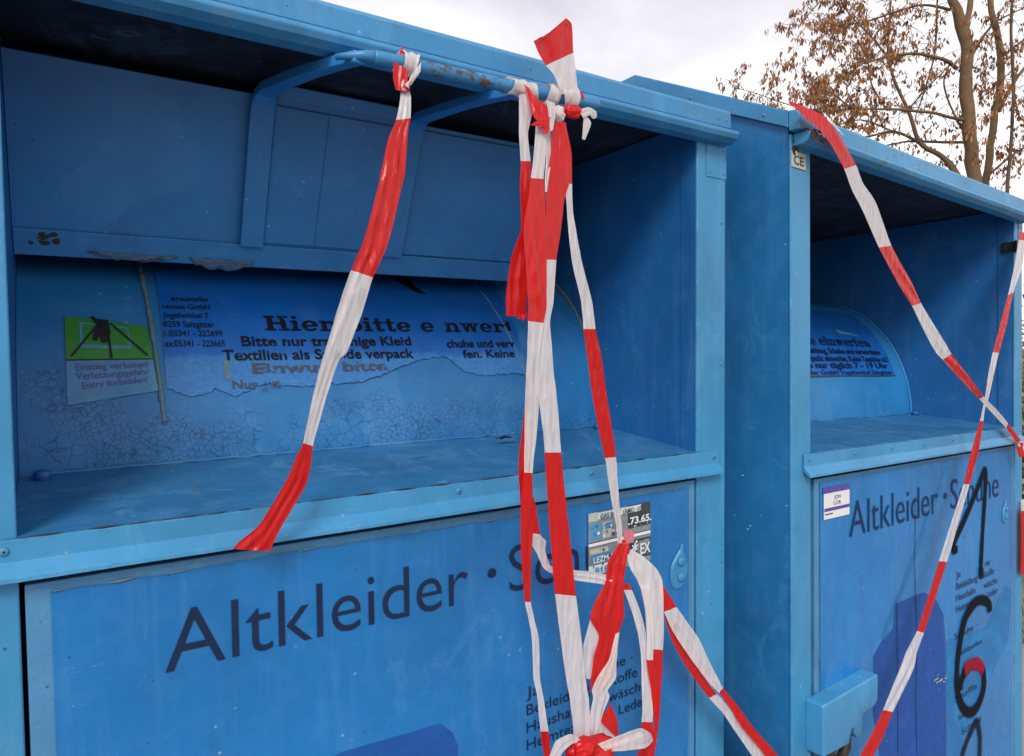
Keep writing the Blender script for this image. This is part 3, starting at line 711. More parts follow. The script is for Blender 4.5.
        for k in range(16):
            x = .093 + rnd.gauss(0, .008); s = .240 + rnd.gauss(0, .005); r = rnd.uniform(.0015, .006)
            rs.add([fp(x + r * math.cos(i * PI / 4 + k) * rnd.uniform(.6, 1.3), s + r * math.sin(i * PI / 4 + k) * rnd.uniform(.5, 1), .0070 + .00004 * k) for i in range(8)], [tuple(range(8))], M['dark'])
        rs.build('rust_patch', flap, normals=False)
        # ---- collage sticker on the door
        st = MB(); X0, X1, Z0, Z1 = .820, .957, .961, 1.064
        q = lambda u, w: (X0 + (X1 - X0) * u, -.0022, Z0 + (Z1 - Z0) * w + .003 * u)
        e = [0]
        def rc(u0, w0, u1, w1, m):
            e[0] += 1; y = -.0022 - e[0] * .00003; st.add([(q(a, b)[0], y, q(a, b)[2]) for a, b in ((u0, w0), (u1, w0), (u1, w1), (u0, w1))], [(0, 1, 2, 3)], m)
        rc(0, 0, 1, 1, M['grey']); rc(.62, .62, 1, 1, M['darkgrey']); rc(.0, .86, .14, 1, M['ivory']); rc(.02, .56, .20, .84, M['pictoblue']); rc(.22, .56, .36, .82, M['ivory'])
        rc(0, .455, 1, .53, M['darkgrey']); rc(0, .465, 1, .515, M['white'])
        rc(0, .0, .38, .16, M['palesticker']); rc(.03, .2, .38, .32, M['stickblue']); rc(.64, .10, 1, .42, M['darkgrey']); rc(.78, .14, .98, .38, M['grey']); rc(.55, .38, .72, .60, M['stickpink'])
        rc(.26, .70, .38, .80, M['stickblue']); rc(.14, .88, .42, .985, M['palesticker']); rc(.50, .88, .84, .985, M['palesticker']); rc(.02, .34, .3, .42, M['ivory'])
        rnd = random.Random(8)
        for k in range(70):
            u = rnd.uniform(.02, .94); w = rnd.choice((.58, .64, .72, .76, .08, .14, .36, .24)); a = rnd.uniform(.012, .04)
            rc(u, w, u + a, w + rnd.uniform(.015, .05), rnd.choice((M['grey'], M['palesticker'], M['darkgrey'], M['stickblue'])))
        e[0] = 130; yy = lambda: -.0022 - e[0] * .00003
        def tx(s, u0, u1, w0, cap, m, b=.02):
            e[0] += 3; y = yy(); put_text(st, s, u0, u1, w0, cap, lambda a, b_: (q(a, b_)[0], y, q(a, b_)[2]), m, b)
        tx('GAS BU', .16, .41, .895, .075, M['darkgrey']); tx('(AMO \u00b710', .52, .82, .895, .075, M['darkgrey']); tx('.73.65.', .60, .99, .70, .11, M['palesticker'], .03)
        tx('EX', .80, .97, .17, .17, M['palesticker'], .02); tx('8188', .07, .36, .02, .11, M['stickblue']); tx('S', .40, .47, .64, .12, M['palesticker']); tx('*', .66, .76, .16, .2, M['palesticker']); tx('LEZM-S', .05, .36, .21, .09, M['palesticker'])
        st.build('collage_sticker', door, normals=False)
    else:
        # ---- small white sticker, conformity mark, graffiti
        st = MB(); e = [0]
        def rc(x0, z0, x1, z1, m):
            e[0] += 1; y = -.0022 - e[0] * .00004; st.add([(x0, y, z0), (x1, y, z0), (x1, y, z1), (x0, y, z1)], [(0, 1, 2, 3)], m)
        rc(.108, 1.012, .202, 1.072, M['white']); rc(.106, 1.061, .203, 1.073, M['violet']); rc(.110, 1.0265, .202, 1.033, M['violet']); rc(.112, 1.020, .14, 1.0225, M['darkgrey'])
        put_text(st, 'JON', .145, .168, 1.048, .007, lambda a, b: (a, -.0026, b), M['darkgrey'], .01); put_text(st, 'LOR', .143, .170, 1.037, .007, lambda a, b: (a, -.0026, b), M['darkgrey'], .01)
        st.build('owner_sticker', door, normals=False)
        post = [c for c in root.children if c.name.startswith('corner_post')][0]
        ce = MB(); ce.box(.006, .052, -.0007, -.0001, 1.662, 1.694, M['ivory']); ce.box(.006, .052, -.0009, -.0002, 1.6925, 1.694, M['darkgrey']); ce.box(.006, .052, -.0009, -.0002, 1.662, 1.6632, M['darkgrey'])
        put_text(ce, 'CE', .013, .044, 1.669, .016, lambda a, b: (a, -.0012, b), M['black'], .01); ce.build('conformity_sticker', post, normals=False)
        L = lambda pts: [(loc2(a, b).x, loc2(a, b).z) for a, b in pts]
        for pp_ in ([(914, 497), (914.5, 530), (914, 560), (915, 600), (916, 640), (915, 700), (916, 755)], [(896, 600), (896.5, 650), (897, 700), (897, 756)]):
            strokes(door, 'film_crack', L(pp_), .0011, M['spraythin'], -.0019)
        strokes(door, 'graffiti', L([(953.5, 551), (954, 541), (963, 521), (972, 500), (980, 480), (984, 470), (985, 478), (984, 500), (982, 530), (980.5, 560), (980, 577)]), .008, M['spray'])
        strokes(door, 'graffiti', L([(989, 612), (988, 604), (983, 600), (976, 601), (969, 609), (963, 622), (958.5, 645), (956, 668), (956.5, 690), (961, 706), (969, 712), (977, 705), (982.5, 688), (982, 671), (976, 664), (968, 667), (961, 678), (959, 690)]), .010, M['spray'], -.0030)
        strokes(door, 'graffiti', L([(982, 671), (979, 665), (974, 663), (968, 665), (963, 670)]), .012, M['sprayred'], -.0036)
        strokes(door, 'graffiti', L([(958, 770), (963, 750), (970, 732), (976, 722), (979, 735), (979, 752), (978, 775)]), .009, M['spraythin'])
        strokes(door, 'graffiti', L([(953.5, 546), (954, 554)]), .010, M['spray'], -.0034); strokes(door, 'graffiti', L([(980, 567), (980, 579)]), .010, M['spray'], -.0036)
        # rusty crumpled corner and dark clip remains
        rc_ = MB(); rnd = random.Random(2)
        for k in range(26):
            x = .012 + abs(rnd.gauss(0, .022)); z = 1.716 + rnd.gauss(0, .007); r = rnd.uniform(.002, .008); y = -.0345 - .00005 * k if z < 1.723 else -.0232 - .00005 * k
            rc_.add([(x + r * math.cos(i * PI / 4 + k) * rnd.uniform(.6, 1.5), y, z + r * .6 * math.sin(i * PI / 4 + k)) for i in range(8)], [tuple(range(8))], M['dark'])
        rc_.build('rust_patch', ft, normals=False)
        rp = MB()
        for k in range(22):
            x = .012 + abs(rnd.gauss(0, .014)); z = 1.712 - abs(rnd.gauss(0, .012)); r = rnd.uniform(.002, .007)
            rp.add([(x + r * math.cos(i * PI / 4 + k) * rnd.uniform(.5, 1.2), -.0012 - .00004 * k, z + r * 1.2 * math.sin(i * PI / 4 + k) * rnd.uniform(.6, 1.2)) for i in range(8)], [tuple(range(8))], M['dark'] if k % 3 else M['ivory'])
        rp.build('rust_patch', post, normals=False)
        cl = MB(); cl.box(1.066, 1.100, -.008, -.0004, 1.616, 1.648, M['black']); cl.box(1.0670, 1.0745, -.0078, .030, 1.618, 1.646, M['black']); cl.build('black_clip', root, .003)
    return root

c1 = make_container(False)
tag(c1, 'large blue clothing bank with a handle bar and a green warning pictogram on its drum', 'clothing container', 'blue used-clothing containers')
c2 = make_container(True); c2.location = C2_LOC; c2.rotation_euler = C2_ROT; c2.scale = (C2_S,) * 3
tag(c2, 'blue clothing bank on the right with black sprayed numerals on its door', 'clothing container', 'blue used-clothing containers')

# dead leaf on the shelf
lf = MB(); rnd = random.Random(6); pts = []; c = Vector((.785, .192, ZS + .0255))
ring = [c + Vector((.020 * math.cos(a) * rnd.uniform(.8, 1.1), .010 * math.sin(a) * rnd.uniform(.8, 1.1), .004 * rnd.random())) for a in [2 * PI * i / 14 for i in range(14)]]
lf.add([c + Vector((0, 0, .007))] + ring, [(0, i + 1, (i + 1) % 14 + 1) for i in range(14)], M['leaf'], True)
tag(lf.build('dead_leaf'), 'dark curled dead leaf lying on the blue shelf of the left container', 'leaf')

# ------------------------------------------------------------------ barrier tape
R_, W_ = 'r', 'w'
def ribbon(mb, st, fold=.10, seed=0, sub=9, across=14, conv=None, curl=0.0, folds=2.0):
    """st: (left px,py, right px,py, plane depth, colour of the stretch that follows)"""
    conv = conv or at
    L = [conv(s[0], s[1], s[4]) for s in st]; Rr = [conv(s[2], s[3], s[4] + curl) for s in st]
    nst = len(st)
    def cr(A, i, t):
        p0, p1, p2, p3 = A[max(i - 1, 0)], A[i], A[i + 1], A[min(i + 2, nst - 1)]
        m1 = (p2 - p0) * .35; m2 = (p3 - p1) * .35
        return p1 * (2*t**3 - 3*t*t + 1) + m1 * (t**3 - 2*t*t + t) + p2 * (-2*t**3 + 3*t*t) + m2 * (t**3 - t*t)
    s_ = 0.0; prev = None
    for i in range(nst - 1):
        rows = []
        for k in range(sub + 1):
            t = k / sub; l = cr(L, i, t); r = cr(Rr, i, t); w = (r - l).length; mid = (l + r) / 2
            if prev is not None: s_ += (mid - prev).length if k else 0
            prev = mid
            nxt = cr(L, i, min(1, t + .05)) - cr(L, i, max(0, t - .05)); nrm = (r - l).cross(nxt)
            nrm = nrm.normalized() if nrm.length > 1e-9 else Vector((0, -1, 0))
            if nrm.y > 0: nrm = -nrm
            row = []
            for j in range(across + 1):
                u = j / across
                ph = u * folds + seed * .37 + .5 * noise.noise(Vector((s_ * 6, seed, 0))); tri = abs((ph % 1) * 2 - 1) * 2 - 1
                a = .62 * fold * max(w, .008) * (tri * .42 + .8 * noise.noise(Vector((u * 3.2, s_ * 14, seed))) + .35 * noise.noise(Vector((u * 9, s_ * 30, seed))) + .22 * abs(noise.noise(Vector((u * 6 + s_ * 40, s_ * 40, seed)))))
                env = min(1, 4 * u + .2, 4 * (1 - u) + .2)
                e = (.0007 * noise.noise(Vector((s_ * 45, seed + 5, 0))) if j in (0, across) else 0)
                row.append(l + (r - l) * u + nrm * a * env + (r - l).normalized() * e)
            rows.append(row)
        if st[i][5] is None: continue
        v = [p for row in rows for p in row]; n = across + 1; f = []
        for k in range(sub):
            for j in range(across): a = k * n + j; f.append((a, a + 1, a + n + 1, a + n))
        mb.add(v, f, M['red'] if st[i][5] == R_ else M['wht'], True)
    return mb
def wrap(mb, X, w, r, m, yc=-.070, skew=0.0, seed=0):
    """a turn of tape round the handle bar"""
    v = []; f = []; n = 28; k_ = 6
    zc = 1.6815 + (X - .436) / .353 * .007
    for i in range(n + 1):
        a = 2 * PI * i / n
        for k in range(k_ + 1):
            u = k / k_ - .5; rr = r * (1 + .10 * noise.noise(Vector((math.cos(a) * 2, math.sin(a) * 2, u * 4 + seed)))) + .0012 * math.sin(u * 14 + seed)
            v.append((X + u * w * (1 + .25 * math.sin(a + seed)) + skew * math.sin(a), yc + rr * math.cos(a), zc + rr * math.sin(a)))
    for i in range(n):
        for k in range(k_): a = i * (k_ + 1) + k; f.append((a, a + 1, a + k_ + 2, a + k_ + 1))
    mb.add(v, f, m, True)
def knot(mb, c, rx, ry, rz, m, seed=0, m2=None):
    bm = bmesh.new(); bmesh.ops.create_icosphere(bm, subdivisions=4, radius=1)
    v = []
    for q in bm.verts:
        p = q.co.copy(); k = 1 + .30 * noise.noise(p * 1.7 + Vector((seed, 0, 0))) + .16 * abs(noise.noise(p * 5 + Vector((seed, 4, 0))))
        v.append(Vector(c) + Vector((p.x * rx, p.y * ry, p.z * rz)) * k)
    bm.faces.ensure_lookup_table()
    fa = [tuple(x.index for x in f.verts) for f in bm.faces]
    if m2:
        a = [f for f, g in zip(fa, bm.faces) if noise.noise(g.calc_center_median() * 1.3 + Vector((seed, 9, 9))) > 0]; b = [f for f, g in zip(fa, bm.faces) if not noise.noise(g.calc_center_median() * 1.3 + Vector((seed, 9, 9))) > 0]
        mb.add(v, a, m, True); mb.add(v, b, m2, True)
    else: mb.add(v, fa, m, True)
    bm.free()
def empty(name, loc, rot=None):
    o = bpy.data.objects.new(name, None); COL.objects.link(o); o.location = loc; o.empty_display_size = .05; return o
def part(mb, name, root, label=None):
    l = root.location
    mb.v = [(x - l.x, y - l.y, z - l.z) for x, y, z in mb.v]
    o = mb.build(name, root, normals=False)
    if label: o['label'] = label
    return o

# tape A: hangs from the left end of the handle
tA = empty('barrier_tape', at(405, 60, -.07))
m = MB(); YA = -.095
ribbon(m, [(401,88,409,88,-.084,W_), (400,100,411,98,-.088,W_), (396,120,410.5,118,-.092,R_), (388,140,408,130,-.092,R_), (380,178,405,170,-.093,R_), (371,215,396,212,-.094,R_), (362,245,387,247,-.094,R_), (351,270,373,277.5,-.093,W_),
            (341,298,362,313,-.09,W_), (330,335,347,352,-.085,W_), (322,360,338.5,361,-.08,W_), (312,400,325,402,-.072,W_), (303,443,313,446,-.065,R_), (297,455,311,464,-.060,R_), (289,475,306,485,-.055,R_), (275,500,290,512,-.05,R_), (259,525,277,535,-.046,R_), (240,541,270,550,-.044,R_), (233,549,266,551,-.044,None)], fold=.13, seed=1, folds=2.4)
part(m, 'strand', tA)
m = MB(); wrap(m, .482, .022, .0140, M['wht'], seed=1, skew=.003); part(m, 'loop', tA)
m = MB(); ribbon(m, [(394,62,409,70,-.086,R_), (393,78,407,83,-.088,R_), (396,90,403,91,-.09,None)], fold=.12, seed=5); knot(m, at(404.5, 86, -.088), .006, .006, .007, M['wht'], 3, M['red'])
ribbon(m, [(421,62,412,74,-.090,W_), (420,72,407,84,-.091,W_), (411,85,402,91,-.09,None)], fold=.12, seed=6)
ribbon(m, [(401,47,403,47,-.07,R_), (399,54,405,54,-.075,None)], seed=2); part(m, 'knot', tA)
tag(tA, 'tape tied to the left end of the handle bar, red end trailing over the sill', 'barrier tape', 'red and white barrier tapes')

# tape B: big knot at the right end of the handle, many strands
tB = empty('barrier_tape', at(560, 98, -.07))
m = MB()       # tail sticking up
ribbon(m, [(556,95,578,92,-.084,W_), (562-2,90,577,82,-.086,W_), (554,75.5,576,72,-.088,W_), (546,65.5,573.5,52.5,-.09,R_), (538,52,572.5,33,-.093,R_), (533.5,41,571,23,-.095,R_), (536,44,566,18,-.096,None)], fold=.05, seed=9, folds=1.3)
part(m, 'tape_tail', tB)
m = MB()       # leftmost strand, ends ragged
ribbon(m, [(519,95,532,92,-.082,W_), (519,115,532,113,-.084,W_), (519,134,528,134,-.086,W_), (520.5,161,530.5,161,-.088,R_), (520,190,530,190,-.088,R_), (521,228,531,228,-.086,R_), (511,258,528,262,-.084,R_), (506.5,290,527,290,-.082,R_), (506,316,526,316,-.080,None)], fold=.12, seed=2)
rnd = random.Random(4)
for k in range(7):
    x = 518 + k * 1.6; ribbon(m, [(x, 314, x + 1.5, 314, -.083, R_), (x + rnd.uniform(-2, 2), 318 + rnd.random() * 5, x + 1 + rnd.uniform(-1, 2), 319, -.085, None)], sub=2, across=2)
part(m, 'strand', tB)
m = MB()       # long left strand
ribbon(m, [(536,122,548,122,-.090,W_), (534,150,546,150,-.094,W_), (531,178,544,179,-.097,R_), (528,200,545,200,-.098,R_), (523.5,227,546,227,-.099,R_), (525.5,264,546.5,264,-.10,R_), (528,301,546.5,304,-.10,R_), (528,321,543.5,323,-.10,W_), (527.5,345,540.5,348,-.10,W_), (526,375,539.5,375,-.099,W_), (525,403,539,403,-.098,W_), (524.5,431,537,431,-.097,W_), (524,472.5,532.5,473,-.095,R_), (521,500,533,500,-.092,R_), (520.5,530,533,530,-.09,R_), (521.5,564,531,564,-.088,R_), (525,602,531,602,-.086,W_), (529,622,535,622,-.085,W_), (532,640,539,640,-.084,W_), (533.5,678,540,678,-.083,W_), (537,695,543,695,-.083,W_), (540.5,731.5,548.5,731.5,-.083,R_), (544,756,551,756,-.083,R_), (548,790,558,790,-.083,None)], fold=.12, seed=3)
part(m, 'strand', tB)
m = MB()       # folded red edge behind it
ribbon(m, [(525,403,527,403,-.094,R_), (521.5,435,527,435,-.092,R_), (519,455,526,455,-.090,R_), (519,480,526,480,-.088,R_), (521,510,528,520,-.086,None)], seed=4)
part(m, 'folded_edge', tB); m = MB()
ribbon(m, [(543,130,551,130,-.088,W_), (546,160,552,158,-.09,W_), (545,175,550,170,-.094,W_), (545,192,547,192,-.096,None)], fold=.16, seed=4)
part(m, 'folded_edge', tB)
m = MB()       # main centre strand
ribbon(m, [(551,122,566,122,-.088,R_), (551,150,569,150,-.092,R_), (546.5,178,571,176,-.094,R_), (545.5,200,564.5,200,-.095,R_), (546,227,561.5,227,-.096,R_), (546,259.5,556.5,260,-.096,W_), (546,301,553.5,301,-.097,W_), (543,320,550,322,-.097,W_), (539,348,552,348,-.097,W_), (539,375.5,554,375.5,-.098,W_), (539.5,403,557.5,403,-.099,W_), (543,431,559.5,431,-.10,W_), (544.6,452.5,561,452.5,-.10,R_), (547.5,497.5,565.5,497.5,-.10,R_), (550,533,569.5,533,-.10,R_), (555,594,576,596,-.10,W_), (560,634,581,634,-.10,W_), (566,678,585.5,678,-.10,W_), (570,700,589,700,-.10,W_), (574.5,741.5,591,741.5,-.10,R_), (577,765,594,765,-.10,None)], fold=.09, seed=6, folds=1.5)
part(m, 'strand', tB)
m = MB()       # thin right strand
ribbon(m, [(560,122,565,122,-.090,R_), (563.5,152.5,571.5,152.5,-.092,R_), (565,183,572,184,-.094,W_), (567,210,573,210,-.094,W_), (568,227,575.5,227,-.094,W_), (572.5,264,582.5,264,-.094,W_), (581,301,592,301,-.093,W_), (583.5,329,595.5,329,-.092,R_), (587.5,357,601.5,357,-.09,R_), (592,394,606.5,394,-.088,R_), (599,431,612.5,431,-.086,R_), (605,458,616,457,-.084,W_), (611,497.5,619,497.5,-.08,W_), (616.5,528.5,622,528.5,-.076,W_), (618,546,622,546,-.075,None)], fold=.15, seed=7)
part(m, 'strand', tB)
m = MB()       # short horizontal stretch
ribbon(m, [(532,498,534,498,-.088,R_), (531,515,537,515,-.087,R_), (531,533,540.5,534.5,-.086,W_), (531,543,546,541,-.085,W_), (537,554,545,550,-.084,W_), (543,567,549,562,-.084,W_), (551,573,551,566,-.086,W_), (574,580,574,570,-.090,W_), (595,583,595,572,-.09,W_), (614,586,612,576,-.088,W_), (620,578,614,572,-.084,W_), (623,562,616,562,-.082,W_), (625,552,620,552,-.08,None)], fold=.10, seed=8)
part(m, 'strand', tB)
# middle knot and what hangs from it
m = MB(); knot(m, at(624.5, 549, -.078), .007, .007, .012, M['red'], 1); part(m, 'knot', tB)
m = MB()
ribbon(m, [(619,543,629,545,-.084,R_), (608,562,626,564,-.088,R_), (605,583,623.5,583,-.090,R_), (595,602,624,602,-.092,R_), (590.5,619,624,617,-.093,R_), (599,636,618.5,634,-.092,R_), (594,656,615,656,-.09,R_), (591,678,608,678,-.088,R_), (590,690,595,690,-.087,None)], fold=.13, seed=10, folds=2.6)
part(m, 'strand', tB)
m = MB()
ribbon(m, [(590,619.5,604,620,-.0905,W_), (583.5,645,600,645,-.089,W_), (584,667,594,667,-.087,W_), (586.5,679,590.5,679,-.086,None)], fold=.08, seed=11)
ribbon(m, [(615.5,634,619.5,632,-.095,W_), (608.5,660,616.5,660,-.096,W_), (597,678,616,678,-.096,W_), (592,690,608,690,-.095,W_), (593,698,609.5,697,-.095,W_), (590,716,603,714,-.095,W_), (591,735,597,735,-.095,None)], fold=.14, seed=12)
part(m, 'strand', tB)
m = MB(); ribbon(m, [(600,719,611,704,-.089,R_), (603,724,617,720,-.09,R_), (612,733,619,738,-.092,None)], fold=.05, seed=2); part(m, 'folded_edge', tB); m = MB(); ribbon(m, [(591,718,601,718,-.086,W_), (591,735,612,733,-.088,W_), (596,745,618,742,-.09,None)], fold=.06, seed=3); part(m, 'folded_edge', tB)
m = MB()       # white loop to the right
ribbon(m, [(627,550,632,550,-.080,W_), (627.5,560,644,557,-.083,W_), (631,570,656,568,-.086,W_), (637,580,662,580,-.088,W_), (643,595,663.5,595,-.09,W_), (648,612,663.5,612,-.092,W_), (650,630,664,630,-.093,W_), (653,649,663,650,-.094,R_), (650,668,662.5,668,-.094,R_), (651,690,661,690,-.094,R_), (653,712,660,712,-.094,R_), (653.5,731,658,731,-.094,R_), (640,748,655,752,-.094,R_), (630,775,652,775,-.094,None)], fold=.12, seed=13, folds=1.6)
part(m, 'strand', tB)
m = MB(); ribbon(m, [(640,585,650,585,-.091,W_), (645,610,653,610,-.094,W_), (647,640,654,640,-.096,W_), (646.5,660,653,660,-.097,R_), (651,690,656,690,-.097,R_), (652,712,656,712,-.097,None)], fold=.1, seed=14); part(m, 'folded_edge', tB)
m = MB()
ribbon(m, [(622,585,628,583,-.083,R_), (624,590,632,590,-.084,W_), (632,612,640.5,612,-.086,W_), (638,634,646,634,-.09,W_), (641,656,648,656,-.092,W_), (641.5,678,650,678,-.095,W_), (642.5,711,653,711,-.098,W_), (641.5,722,652.5,722,-.098,R_), (643,745,655,745,-.098,None)], fold=.13, seed=15)
part(m, 'strand', tB)
m = MB()       # strand leaving to the right
ribbon(m, [(655,590,662,584,-.085,R_), (664,612,676.7,607,-.085,W_), (672,630,690,626,-.084,W_), (682,646,699,639,-.083,W_), (696,666,709,661,-.082,W_), (710,684,719,680,-.081,W_), (719,693,723,688,-.08,R_), (731,709,738,706,-.08,R_), (741.5,727,754.5,729,-.08,R_), (764,754,775,752,-.08,R_), (790,795,802,790,-.08,None)], fold=.10, seed=16)
part(m, 'strand', tB)
m = MB()
ribbon(m, [(664,615,671,622,-.079,R_), (672,641,684,646,-.078,R_), (684.5,664,697,666,-.077,R_), (697,682,709,684,-.076,R_), (709,698,717,694,-.075,W_), (722,712,731,708,-.075,W_), (735,731,745,728,-.075,W_), (750,753,762,750,-.075,W_), (775,790,788,785,-.075,None)], fold=.12, seed=17)
part(m, 'strand', tB)
# lower knot
m = MB(); knot(m, at(590, 751, -.11), .042, .020, .018, M['red'], 5); knot(m, at(583, 748, -.12), .020, .014, .013, M['red'], 8)
ribbon(m, [(597.5,744,605,751,-.128,W_), (620,735,622,751,-.128,W_), (640,728,645,748,-.124,W_), (650,733,652,742,-.112,W_), (652,737,653,740,-.104,None)], fold=.10, seed=18)
ribbon(m, [(549,757,553,768,-.125,W_), (556,741,563,752,-.127,W_), (570,734,572,744,-.124,W_), (580,739,580,743,-.12,None)], fold=.12, seed=19)
part(m, 'knot', tB, 'crumpled red lower knot with white loops')
# wraps round the bar
m = MB(); wrap(m, .652, .050, .0110, M['pipe'] if False else M['wht'], seed=2); part(m, 'loop', tB)
m = MB(); wrap(m, .700, .018, .0145, M['wht'], seed=4, skew=.003); wrap(m, .727, .026, .0165, M['wht'], seed=6, skew=-.003); part(m, 'loop', tB)
m = MB(); knot(m, at(559, 114, -.086), .009, .008, .010, M['wht'], 12); knot(m, at(573, 112, -.088), .014, .009, .009, M['red'], 14)
ribbon(m, [(524,84,529,88,-.088,R_), (529,100,536,98,-.092,R_), (533,115,547,106,-.096,R_), (540,125,549,120,-.098,R_), (546,135,550,130,-.098,None)], fold=.1, seed=20)
ribbon(m, [(530,125,538,120,-.1,R_), (546,127,551,117,-.1,None)], seed=1)
ribbon(m, [(546,100,555,103,-.095,W_), (549,118,555,116,-.097,W_), (549,132,553,130,-.097,None)], fold=.1, seed=21)
ribbon(m, [(578,90,584,100,-.08,R_), (582,92,585,98,-.08,None)], seed=3)
ribbon(m, [(577,108,582,116,-.092,R_), (584,109,588,118,-.094,W_), (583,125,591,124,-.094,W_), (582,139,585,140,-.094,None)], fold=.12, seed=22)
ribbon(m, [(579,110,583,118,-.096,W_), (588,107,590,115,-.096,W_), (596,111,592,118,-.094,W_), (597,117,594,119,-.093,None)], fold=.12, seed=23)
part(m, 'knot', tB, 'tight red and white upper knot')
tag(tB, 'tangle of tape knotted round the right end of the handle bar, tail sticking up', 'barrier tape', 'red and white barrier tapes')

# tape D: roof corner of the second container down to its right post
tD = empty('barrier_tape', at2(830, 130, -.03))
m = MB(); Y = -.045
ribbon(m, [(788,103,790,101,-.030,R_), (797,109,803,106,-.034,R_), (806,119,818,113,-.038,R_), (816,126,828,120,-.042,R_), (831,145,841,138,Y,R_), (844,169,856,165,Y,W_), (852,190,863,183,Y,W_), (862.5,210.5,876,203,Y,W_), (879,247.5,891.5,245.5,Y,R_), (899.5,286,911,281,Y,R_), (912,306,921,303,Y,W_), (923,329,936,328,Y,W_), (935,351,946,344,Y,W_), (943,360,951.5,353.5,Y,R_), (960,379,967,374,-.04,R_), (979,399,984,396.5,-.036,W_), (993,414,997,410,-.03,W_), (1006,428,1008,423,-.025,R_), (1017,444,1021,440,-.025,None)], fold=.05, seed=30, conv=at2, folds=1.2)
part(m, 'strand', tD)
m = MB(); ribbon(m, [(826,117,833,122,-.040,W_), (836,128,845,137,-.046,None)], conv=at2, fold=.15, seed=3); part(m, 'folded_edge', tD)
m = MB(); knot(m, at2(1021, 447, -.022), .010, .010, .014, M['red'], 3, M['wht'])
ribbon(m, [(1016,448,1022,446,-.03,R_), (1019,458,1025,456,-.03,None)], conv=at2, seed=3)
part(m, 'knot', tD)
tag(tD, 'barrier tape slanting from the upper left corner of the right container down across its opening', 'barrier tape', 'red and white barrier tapes')
# tape E
tE = empty('barrier_tape', at2(1010, 280, -.06))
m = MB()
ribbon(m, [(1019,232,1026,232,-.02,R_), (1018.5,240,1025,240,-.03,W_), (1014,268,1022,268,-.045,W_), (1008,295,1013.5,292,-.055,R_), (1000,325,1006.5,325,-.06,R_), (993,352,999,353,-.062,W_), (988,376,993.5,376,-.064,W_), (985,398,988.5,398,-.065,W_), (982,411,984.5,411,-.065,W_), (980,421,983.5,421,-.065,R_), (971,452,978.5,452,-.065,R_), (963.5,484,969.5,484.5,-.065,W_), (952,520,959.5,520,-.065,W_), (939,561,947,562,-.065,R_), (928,597,935,599,-.066,R_), (917,631,924,633,-.067,W_), (907,650,917,652,-.068,W_), (900,668,913,670,-.07,W_), (883,710,893,712,-.07,R_), (870,737,883,738,-.07,R_), (860,756,873,757,-.07,R_), (845,790,860,790,-.07,None)], fold=.09, seed=31, conv=at2, folds=1.5)
part(m, 'strand', tE)
tag(tE, 'narrow twisted tape running down past the text to the lock box of the right container', 'barrier tape', 'red and white barrier tapes')
tF = empty('barrier_tape', at2(1022, 505, 0)); m = MB()
ribbon(m, [(1020.5,500,1029,498,-.006,W_), (1021,511,1030,511,-.012,R_), (1021.5,545,1031,545,-.014,R_), (1020.5,574,1030,574,-.012,None)], conv=at2, seed=8)
part(m, 'strand', tF); tag(tF, 'loose end of barrier tape hanging down the right edge of the right container', 'barrier tape', 'red and white barrier tapes')

# ------------------------------------------------------------------ ground
def ground_mat():
    m, nt, b, out = newmat('grass_ground'); v = coords(nt)
    n = noise_n(nt, v, 1.3, 6, .65); n2 = noise_n(nt, v, 40, 5, .7)
    c = mix(nt, ramp(nt, n, .4, .62), (.075, .085, .022), (.13, .12, .045)); c = mix(nt, ramp(nt, n2, .45, .62), c, (.10, .065, .03))
    nt.links.new(c, b.inputs['Base Color']); b.inputs['Roughness'].default_value = .9
    bp = N(nt, 'ShaderNodeBump', Strength=.8, Distance=.03); nt.links.new(n2, bp.inputs['Height']); nt.links.new(bp.outputs[0], b.inputs['Normal']); return m
g = MB(); g.add([(-400, -400, -.004), (400, -400, -.004), (400, 400, -.004), (-400, 400, -.004)], [(0, 1, 2, 3)], ground_mat()); tag(g.build('ground', normals=False), kind='structure')
pv = plain('grey_gravel_paving', (.27, .26, .24), .9, .5, 90, bump=.9)
g = MB(); g.add([(-6, -7, .002), (9, -7, .002), (9, 1.4, .002), (-6, 1.4, .002)], [(0, 1, 2, 3)], pv); tag(g.build('paving', normals=False), kind='structure')

# ------------------------------------------------------------------ trees
bark = plain('brown_bark', (.155, .095, .048), .9, .55, 26, bump=.9)
twig = plain('twig_bark', (.10, .065, .04), .9, .4, 60)
leafA = plain('rust_brown_pods', (.28, .11, .035), .8, .5, 7); leafB = plain('dark_brown_pods', (.19, .075, .025), .8, .5, 7); leafC = plain('tan_pods', (.36, .18, .065), .8, .4, 7)
DT = 7.5
def limb(mb, pts, mat, n=8, jit=.12, seed=0):
    """pts: (px, py, radius in px, extra distance)"""
    Q = []; R0 = []
    P = [(deep(p[0], p[1], DT + p[3]), p[2] * .78 * (DT + p[3]) / FPX) for p in pts]
    for i in range(len(P) - 1):
        p0, p1, p2, p3 = P[max(i-1,0)][0], P[i][0], P[i+1][0], P[min(i+2, len(P)-1)][0]
        for k in range(5):
            t = k / 5; q = .5 * ((2*p1) + (-p0+p2)*t + (2*p0-5*p1+4*p2-p3)*t*t + (-p0+3*p1-3*p2+p3)*t**3)
            r = P[i][1] + (P[i+1][1] - P[i][1]) * t
            q = q + Vector((noise.noise(q * 4 + Vector((seed, 0, 0))), noise.noise(q * 4 + Vector((0, seed, 5))), noise.noise(q * 4 + Vector((3, 0, seed))))) * min(.03, r * .6)
            Q.append(q); R0.append(r * (1 + .12 * noise.noise(q * 9)))
    Q.append(P[-1][0]); R0.append(P[-1][1]); mb.tube(Q, R0, mat, n); return Q
